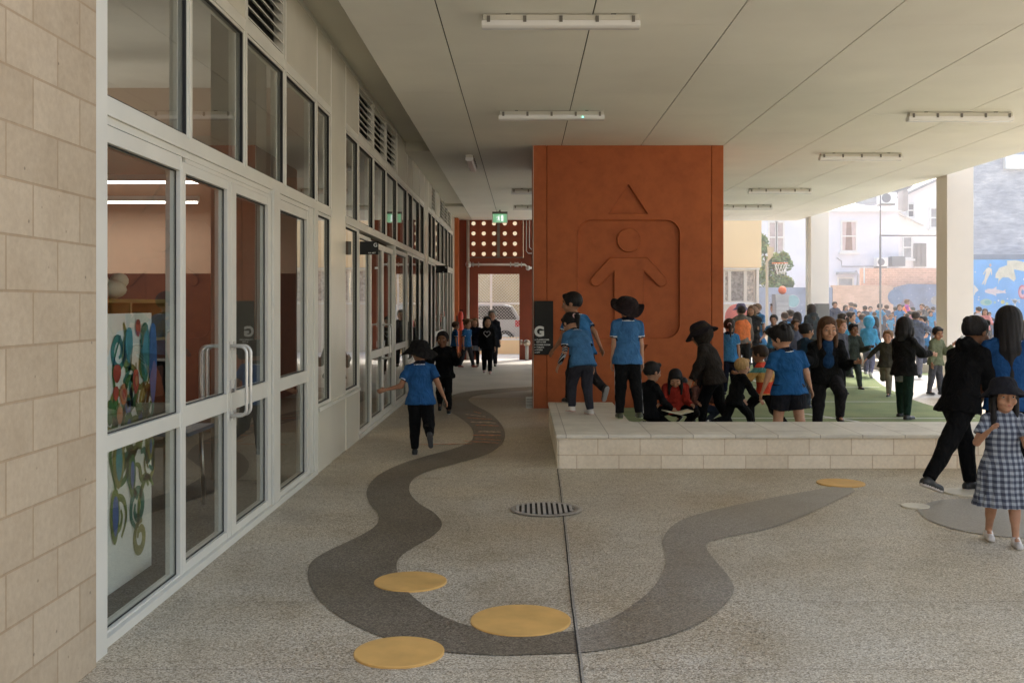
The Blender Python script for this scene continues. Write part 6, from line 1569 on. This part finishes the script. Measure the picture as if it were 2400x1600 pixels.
person('long haired older girl in open black jacket over navy polo, one knee raised', None, at(1897, 12.1), 176, ytop=727, lean=7, hd=(6, 6), la=(24, 14, 78, 25), ra=(34, 12, 86, 40), ll=(62, 6, 78), rl=(-2, 2, 4),
       tops=('jacket', (.007, .007, .0075)), bot=('trousers', (.018, .016, .018)), hair=('longer', 'brown'), seed=18, girth=1.25, skin='light', hh=.198,
       extra_fn=lambda body, E, H, s_, Hc, Hf, C1, Ch, Nb, Pl: (lambda P_, F_: obj('polo_shirt', np_mesh('polo_shirt', P_, F_, [cloth((.012, .04, .10))]), body))(*nets([RC(Ch+C1 @ Vector((0, .052*H, -.06*H)), Nb+C1 @ Vector((0, .034*H, -.012*H)), (.060*H), .048*H, .01, C1 @ FW, 1.0)], .011)))
person('child with dark bun and navy top behind the long haired older girl', None, at(1848, 15.2), -70, ytop=741, lean=4, tops=('jumper', (.02, .05, .09)), bot=('trousers', (.05, .06, .08)), hair=('bun', 'black'), seed=19, skin='mid')
person('girl in blue polo with low dark ponytail beside the right edge of the terracotta block', None, at(1675, 17.4), -8, ytop=731, lean=2, tops=('polo', POLO_F), bot=('trousers', NAVY), hair=('pony', 'dbrown'), seed=20)
person('adult in orange vest over a grey hooded top standing with back to the camera', None, at(1704, 22.0), 4, ytop=702, lean=3, tops=('hoodie', (.17, .15, .13)), bot=('leggings', BLK), vest=(.85, .22, .07), hair=('short', 'dbrown'), seed=21, hh=.145, cat='adult', girth=1.1)
person('long haired girl in black patterned jacket and jeans talking beside the orange vest', None, at(1727, 22.8), 150, ytop=701, lean=1, tops=('jacket', (.03, .03, .035)), bot=('trousers', (.05, .06, .08)), hair=('long', 'lbrown'), seed=22, la=(30, 5, 70, 20), ra=(10, 6, 20, 0), hh=.15)
person('fair haired boy in bright blue polo beside the grey roller cabinet', None, at(1740, 26.0), 130, ytop=697, lean=0, tops=('polo', POLO_F), bot=('trousers', NAVY), hair=('short', 'lbrown'), seed=23, hh=.155)
person('child bending right over with a blue top and grey trousers, rear towards the camera', None, at(1752, 25.6), 12, ytop=776, lean=86, hd=(60, 0), la=(80, 6, 10, 0), ra=(80, 6, 10, 0), ll=(8, 5, 8), rl=(4, 5, 8), tops=('polo', POLO_F), bot=('trousers', (.09, .10, .15)), hair=('short', 'brown'), seed=24, shoes=((.4, .4, .42), WHT))
person('person in purple grey cap and top just right of the terracotta block in the distance', None, at(1703, 27.0), 20, ytop=697, tops=('jumper', (.16, .15, .20)), bot=('trousers', NAVY), hat=('bucket', (.13, .12, .20)), hair=('short', 'brown'), seed=25)
person('child in blue polo with fair hair and white cap band left of the far column', None, at(1803, 27.5), 5, ytop=716, tops=('polo', POLO_F), bot=('trousers', (.06, .06, .09)), hair=('short', 'brown'), seed=26)
person('child in navy jacket just right of the boy with the white cap band', None, at(1817, 28.5), 30, ytop=711, tops=('jacket', (.04, .055, .10)), bot=('trousers', (.06, .06, .08)), hair=('short', 'dbrown'), seed=27)
person('child in orange top with blue shorts near the roller cabinet', None, at(1781, 31.5), 100, ytop=696, tops=('polo', POLO_F), bot=('shorts', (.20, .24, .28)), hair=('short', 'brown'), seed=28)
person('person in dark hooded jacket with long dark hair waiting in front of the far column', None, at(1865, 23.8), 30, ytop=698, tops=('hoodie', (.022, .03, .035)), bot=T_BLK, hair=('long', 'dbrown'), seed=29, hh=.15)
person('boy in dark green puffer jacket running towards the camera beyond the turf edge', None, at(1958, 18.6), 190, ytop=742, lean=4, la=(25, 15, 80, 20), ra=(30, 18, 85, 30), ll=(18, 3, 10), rl=(-10, 3, 58), tops=('jacket', (.045, .055, .045)), bot=('trousers', (.04, .05, .045)), hair=('short', 'black'), seed=30, skin='brown')
person('boy in teal polo turned sideways behind the boy in the green puffer jacket', None, at(1951, 24.4), 235, ytop=715, tops=('polo', (.03, .20, .28)), bot=('trousers', NAVY), hair=('short', 'dbrown'), seed=31)
person('fair haired child with only the head showing behind the long haired older girl', None, at(1928, 17.5), 210, ytop=732, tops=('jumper', (.10, .10, .12)), bot=T_BLK, hair=('short', 'lbrown'), seed=32, skin='fair')
person('child in sky blue hooded top and grey trousers on the pale paving', None, at(1994, 21.6), -35, ytop=727, lean=12, la=(20, 8, 30, 0), ra=(30, 8, 50, 0), ll=(42, 4, 52), rl=(-8, 6, 34), tops=('jumper', (.06, .30, .52)), bot=('trousers', (.13, .13, .20)), hair=('short', 'dbrown'), seed=33, hood='up', shoes=((.3, .3, .3), WHT))
person('ginger boy in dark jumper and khaki trousers sprinting left with one foot kicked back', None, at(2036, 17.2), 148, ytop=757, lean=12, side=-8, la=(-20, 30, 25, 0), ra=(-8, 38, 18, 0), ll=(24, 2, 12), rl=(-22, 4, 78), tops=('jumper', (.05, .048, .038)), bot=('trousers', (.17, .16, .12)), hair=('short', 'lbrown'), seed=34, skin='fair')
person('girl with black bob, black rain jacket and dark leggings on the turf, arm held out', None, at(2077, 13.8), -58, ytop=727, lean=1, hd=(2, 4), la=(12, 6, 20, 0), ra=(46, 8, 42, 0), ll=(12, 8, 2), rl=(-12, 8, 3), tops=('jacket', (.012, .0115, .0115)), bot=('leggings', (.014, .032, .022)), hair=('bob', 'black'), seed=35, girth=1.1, hh=.195, skin='light', shoes=((.015, .015, .015), (.10, .10, .10)),
       extra_fn=lambda body, E, H, s_, Hc, Hf, C1, Ch, Nb, Pl: (lambda mb: (mb.lathe([(.078*H, -.0*H), (.092*H, -.045*H), (.096*H, -.125*H)], Pl, 30, 1, .78), mb.build('shirt_tail', cloth((.20, .21, .21)), body)))(MB()))
person('adult in long slate blue coat pointing to the right across the yard', None, at(2103, 21.5), -30, ytop=714, lean=3, la=(10, 8, 15, 0), ra=(72, 20, 8, 0), ll=(8, 3, 4), rl=(-10, 3, 6), tops=('coat', (.10, .115, .165)), bot=('trousers', (.13, .13, .17)), hair=('short', 'dbrown'), seed=36, hh=.15, cat='adult')
person('boy in olive jacket and grey trousers standing by the near column', None, at(2149, 17.5), -150, ytop=750, lean=4, hd=(12, -20), la=(35, 5, 110, 30), ra=(5, 8, 10, 0), ll=(4, 5, 4), rl=(-4, 5, 4), tops=('jacket', (.15, .165, .10)), bot=('trousers', (.085, .085, .095)), hair=('short', 'black'), seed=37, skin='mid', shoes=((.05, .05, .05), (.4, .4, .4)))
# --- foreground pair and small girl
def bun_tie(body, E, H, s_, Hc, Hf, C1, Ch, Nb, Pl):
    mb = MB(); mb.sphere(Hc+Hf @ Vector((-.05, -.56, -.30))*s_, .05*s_*1.3, 12, 8); mb.build('hair_bead', m_white, body)
person('older girl in black hooded top and black trousers striding right with black and white sneakers', None, at(2203, 8.35), -68, ytop=727, lean=24, hd=(6, 4), la=(30, 6, 30, 0), ra=(36, 5, 26, 0), ll=(26, 2, 16), rl=(-34, 2, 4, -20), tops=('hoodie', (.005, .005, .0055)), bot=('trousers', (.005, .005, .0055)), hair=('bun', 'black'), seed=38,
       hh=.158, skin='brown', shoes=((.012, .012, .012), (.62, .56, .52)), extra_fn=bun_tie, girth=1.06, h=.0075)
person('tall girl with very long straight black hair and blue polo, back to the camera', None, at(2318, 8.25), -18, ytop=702, lean=2, hd=(2, 0), la=(8, 6, 20, 0), ra=(-4, 16, 18, 0), ll=(16, 1, 8), rl=(-14, 3, 14), tops=('polo', (.015, .065, .19)), bot=T_BLK, hair=('longer', 'black'), seed=39,
       hh=.160, skin='light', shoes=((.60, .52, .48), (.55, .38, .30)), girth=1.12, h=.0075)
person('small girl in checked school dress and black bucket hat walking towards the camera', None, at(2304, 6.62), 168, ytop=868, lean=2, hd=(-2, 8), la=(28, 8, 95, 20), ra=(26, 26, 112, -12), ll=(14, 1, 10), rl=(-8, 2, 10), tops=('dress', m_ging), bot=(None, None), hat=('bucket', (.014, .014, .018), (-8, 0)),
       hair=('longer', 'black'), seed=40, hh=.190, skin='light', shoes=((.62, .58, .55), (.66, .62, .58)), h=.0062)
person('fair child in blue top at the very right edge behind the tall long haired girl', None, at(2346, 11.8), 150, ytop=735, lean=2, tops=('jumper', (.03, .16, .26)), bot=('trousers', NAVY), hair=('short', 'lbrown'), seed=41, skin='fair')
# --- crowd on the terrace by the murals: every child its own figure
crowd = [  # dark clothing here is lightened to put haze into its colour
 (1917, 692, 31.0, 180, 'jacket', (.035, .045, .08), 'short', 'dbrown', 'boy in navy jacket facing the camera right of the grey locker'),
 (1957, 694, 36.0, 60, 'jumper', (.05, .07, .13), 'short', 'brown', 'child in dark blue jumper by the flaking brick wall, back turned'),
 (1973, 714, 29.0, 170, 'polo', POLO_F, 'short', 'brown', 'small boy in bright blue polo standing in front of the flaking brick wall'),
 (1989, 702, 33.0, 20, 'jacket', (.03, .04, .06), 'short', 'dbrown', 'child in charcoal blue jacket left of the thin net post'),
 (2018, 697, 31.5, -60, 'polo', (.05, .26, .46), 'short', 'black', 'boy in blue polo and dark trousers right beside the thin net post'),
 (2030, 709, 34.0, 150, 'jacket', (.07, .08, .12), 'short', 'dbrown', 'child in slate jacket reaching towards the ball by the net post'),
 (2044, 722, 29.5, 200, 'polo', (.08, .26, .42), 'short', 'lbrown', 'child in blue polo crouched near the net post with hair lit by the sun'),
 (2057, 704, 35.0, 10, 'jacket', (.03, .03, .05), 'short', 'black', 'child in near black jacket left of the orange clad adult'),
 (2066, 698, 31.0, 170, 'polo', POLO_F, 'short', 'brown', 'boy in bright blue polo left of the adult in orange'),
 (2084, 719, 28.8, 10, 'polo', (.07, .27, .46), 'short', 'dbrown', 'child in blue polo seen from behind below the adult in orange'),
 (2100, 705, 36.0, 60, 'jacket', (.02, .03, .05), 'short', 'black', 'child in dark jacket right of the adult in orange'),
 (2119, 697, 33.0, 140, 'jacket', (.07, .07, .075), 'short', 'brown', 'taller boy in grey jacket near the starry mural'),
 (2127, 702, 37.0, 200, 'polo', POLO_F, 'short', 'brown', 'child in blue polo peeping out behind the taller boy in grey'),
 (2137, 713, 29.6, 185, 'polo', (.05, .24, .44), 'short', 'black', 'boy in blue polo and open navy jacket left of the near column'),
 (2249, 704, 27.0, 20, 'jumper', (.45, .40, .40), 'short', 'black', 'dark haired child in white top below the blue sea mural'),
 (2262, 708, 26.0, 160, 'jumper', (.52, .20, .20), 'bob', 'dbrown', 'child in pink and white top below the blue sea mural'),
]
for i, (px, yt, Y, hd_, tk, tc, hk, hc, lab) in enumerate(crowd):
    r = random.Random(100+i)
    person(lab, None, at(px, Y, ZG), hd_, ytop=yt, lean=r.uniform(0, 10), tops=(tk, tc), bot=('trousers', r.choice([(.03, .03, .04), (.05, .055, .08), (.09, .09, .10)])), hair=(hk, hc), seed=50+i,
           la=(r.uniform(0, 60), r.uniform(5, 25), r.uniform(10, 70), 0), ra=(r.uniform(0, 60), r.uniform(5, 25), r.uniform(10, 70), 0), ll=(r.uniform(0, 18), 3, 8), rl=(-r.uniform(0, 18), 3, 10), hh=.165, skin=r.choice(['light', 'mid', 'fair']), group='children by the murals', h=.020)
person('adult in orange vest over a magenta long sleeved top in front of the starry mural', None, at(2081, 33.0, ZG), -110, ytop=687, lean=5, tops=('jumper', (.45, .08, .35)), bot=('trousers', NAVY), vest=(.85, .26, .08), hair=('short', 'lbrown'), seed=80, hh=.14, cat='adult', la=(10, 6, 20, 0), ra=(30, 8, 30, 0), h=.02)

person('child in black hooded jacket sitting between the reading child and the stooping hooded figure', None, at(1578, 13.4), 150, ytop=868, lean=28, hd=(30, 0), la=(44, 6, 55, 20), ra=(44, 6, 55, 20), ll=(80, 42, 128), rl=(80, 42, 128), tops=('hoodie', (.02, .02, .022)), bot=T_BLK, seated=True, hair=('bob', 'black'), seed=90, hh=.2)
mid = [
 (1778, 22.5, 722, 160, 'polo', POLO_F, 'short', 'black', 'boy in blue polo past the bending child, facing the camera'),
 (1795, 20.5, 738, -60, 'jacket', (.03, .035, .05), 'short', 'dbrown', 'child in dark jacket behind the tousled boy in loose blue polo'),
 (1836, 24.8, 716, 20, 'polo', POLO_F, 'bob', 'dbrown', 'girl in blue polo with brown bob just left of the far column'),
 (1826, 20.0, 733, 190, 'jumper', (.10, .11, .16), 'short', 'brown', 'child in grey blue jumper beside the girl with the dark bun'),
 (1890, 27.0, 726, 170, 'jacket', (.04, .05, .08), 'short', 'dbrown', 'child in navy jacket in front of the grey locker'),
 (1937, 21.5, 719, 30, 'polo', (.04, .20, .32), 'pony', 'dbrown', 'girl in teal polo with ponytail behind the long haired older girl'),
 (2012, 24.0, 726, 60, 'jacket', (.05, .06, .09), 'bob', 'black', 'child in slate jacket just right of the sky blue hooded child'),
 (2124, 23.5, 724, 120, 'polo', POLO_F, 'short', 'black', 'boy in blue polo standing beyond the adult in the slate coat'),
 (1980, 26.0, 720, -40, 'jumper', (.30, .30, .33), 'short', 'brown', 'child in light grey top left of the sky blue hooded child'),
]
for i, (px, Y, yt, hd_, tk, tc, hk, hc, lab) in enumerate(mid):
    r = random.Random(300+i)
    person(lab, None, at(px, Y, ZG if px > 1985 and Y > 24.9 else 0), hd_, ytop=yt, lean=r.uniform(2, 14), tops=(tk, tc), bot=('trousers', r.choice([(.03, .03, .04), (.05, .055, .08), (.09, .09, .10)])), hair=(hk, hc), seed=150+i,
           la=(r.uniform(-10, 60), r.uniform(5, 25), r.uniform(10, 80), 0), ra=(r.uniform(-10, 60), r.uniform(5, 25), r.uniform(10, 80), 0), ll=(r.uniform(0, 30), 3, 15), rl=(-r.uniform(0, 20), 3, r.uniform(5, 50)), hh=.17, skin=r.choice(['light', 'mid', 'fair']))

more = [
 (1925, 31.0, 706, 30, 'polo', POLO_F, 'short', 'brown', 'boy in blue polo next to the navy jacketed boy by the locker'),
 (1940, 34.0, 700, 200, 'jacket', (.08, .10, .16), 'bob', 'dbrown', 'child in dusty blue jacket in front of the flaking brick, facing the camera'),
 (1965, 37.0, 697, 90, 'polo', POLO_F, 'short', 'black', 'distant boy in blue polo turned left at the flaking brick wall'),
 (1999, 35.0, 703, 170, 'polo', (.07, .27, .46), 'pony', 'dbrown', 'distant girl in blue polo left of the net post, facing the camera'),
 (2008, 30.0, 716, -30, 'jumper', (.12, .14, .20), 'short', 'brown', 'small child in grey blue jumper just left of the net post base'),
 (2037, 36.5, 700, 20, 'jacket', (.10, .11, .15), 'short', 'brown', 'distant child in grey jacket right of the net post, back turned'),
 (2052, 32.0, 716, 150, 'polo', POLO_F, 'bob', 'brown', 'girl in blue polo and brown bob below the pale painted planet'),
 (2073, 37.0, 700, 190, 'jacket', (.05, .06, .10), 'short', 'black', 'distant child in navy jacket half behind the adult in orange'),
 (2092, 30.0, 714, 60, 'jumper', (.40, .16, .20), 'short', 'dbrown', 'child in rose top to the right of the adult in orange'),
 (2109, 31.0, 712, -80, 'polo', (.06, .24, .42), 'short', 'brown', 'child in blue polo behind the adult in the slate coat, turned right'),
 (2131, 34.0, 706, 180, 'jacket', (.09, .10, .13), 'bob', 'dbrown', 'distant child in ash grey jacket near the near column'),
 (2144, 36.0, 704, 20, 'polo', POLO_F, 'short', 'dbrown', 'distant child in blue polo close against the near column'),
 (2242, 31.0, 716, 10, 'polo', POLO_F, 'short', 'black', 'boy in blue polo just right of the near column under the sea mural'),
 (2272, 30.0, 716, 170, 'jacket', (.06, .07, .11), 'short', 'dbrown', 'child in navy jacket between the walking pair under the sea mural'),
]
for i, (px, Y, yt, hd_, tk, tc, hk, hc, lab) in enumerate(more):
    r = random.Random(500+i)
    person(lab, None, at(px, Y, ZG), hd_, ytop=yt, lean=r.uniform(0, 14), tops=(tk, tc), bot=('trousers', r.choice([(.04, .04, .05), (.06, .065, .09), (.10, .10, .11)])), hair=(hk, hc), seed=250+i,
           la=(r.uniform(-10, 80), r.uniform(5, 30), r.uniform(10, 80), 0), ra=(r.uniform(-10, 80), r.uniform(5, 30), r.uniform(10, 80), 0), ll=(r.uniform(0, 30), 3, 15), rl=(-r.uniform(0, 20), 3, r.uniform(5, 50)), hh=.17, skin=r.choice(['light', 'mid', 'fair']), group='children by the murals', h=.02)
# ================================================================== CAMERA, SKY, SUN
cam = bpy.data.cameras.new('camera'); co = bpy.data.objects.new('camera', cam); col.objects.link(co)
co.location = (0, 0, EYE); co.rotation_euler = (R(90), 0, 0)
cam.sensor_width = 36; cam.lens = FX/2352*36; cam.shift_x = -(CX-1176)/2352; cam.shift_y = -(784-CY)/2352
cam.clip_start = .05; cam.clip_end = 600
sc.camera = co
w = bpy.data.worlds.new('World'); sc.world = w; w.use_nodes = True; nt = w.node_tree
sky = nt.nodes.new('ShaderNodeTexSky'); sky.sky_type = 'NISHITA'; sky.sun_disc = False
SD = Vector((.35, .62, 1.0)).normalized()
sky.sun_elevation = math.asin(SD.z); sky.sun_rotation = math.atan2(SD.x, SD.y)
sky.air_density = 1.0; sky.dust_density = 3.0; sky.ozone_density = .6
bg = nt.nodes['Background']; bg.inputs['Strength'].default_value = SKY
tn = nt.nodes.new('ShaderNodeVectorMath'); tn.operation = 'MULTIPLY'; tn.inputs[1].default_value = (3.5*1.01, 3.5*.99, 3.5*.91)   # gain that brightens the sky light, tinted slightly warm
nt.links.new(sky.outputs[0], tn.inputs[0]); nt.links.new(tn.outputs[0], bg.inputs[0])
sun = bpy.data.lights.new('sun', 'SUN'); sun.energy = SUN; sun.angle = R(.5); sun.color = (1, .94, .85)
so = bpy.data.objects.new('sun', sun); so.rotation_euler = SD.to_track_quat('Z', 'Y').to_euler(); so.location = (20, 30, 40); col.objects.link(so)
sc.view_settings.view_transform = 'Standard'; sc.view_settings.look = 'None'; sc.view_settings.exposure = 0; sc.view_settings.gamma = 1
sc.cycles.use_denoising = True
sc.cycles.max_bounces = 9; sc.cycles.diffuse_bounces = 5; sc.cycles.glossy_bounces = 4; sc.cycles.transparent_max_bounces = 14
sc.cycles.sample_clamp_indirect = 8; sc.cycles.caustics_reflective = False; sc.cycles.caustics_refractive = False
sc.cycles.volume_bounces = 1
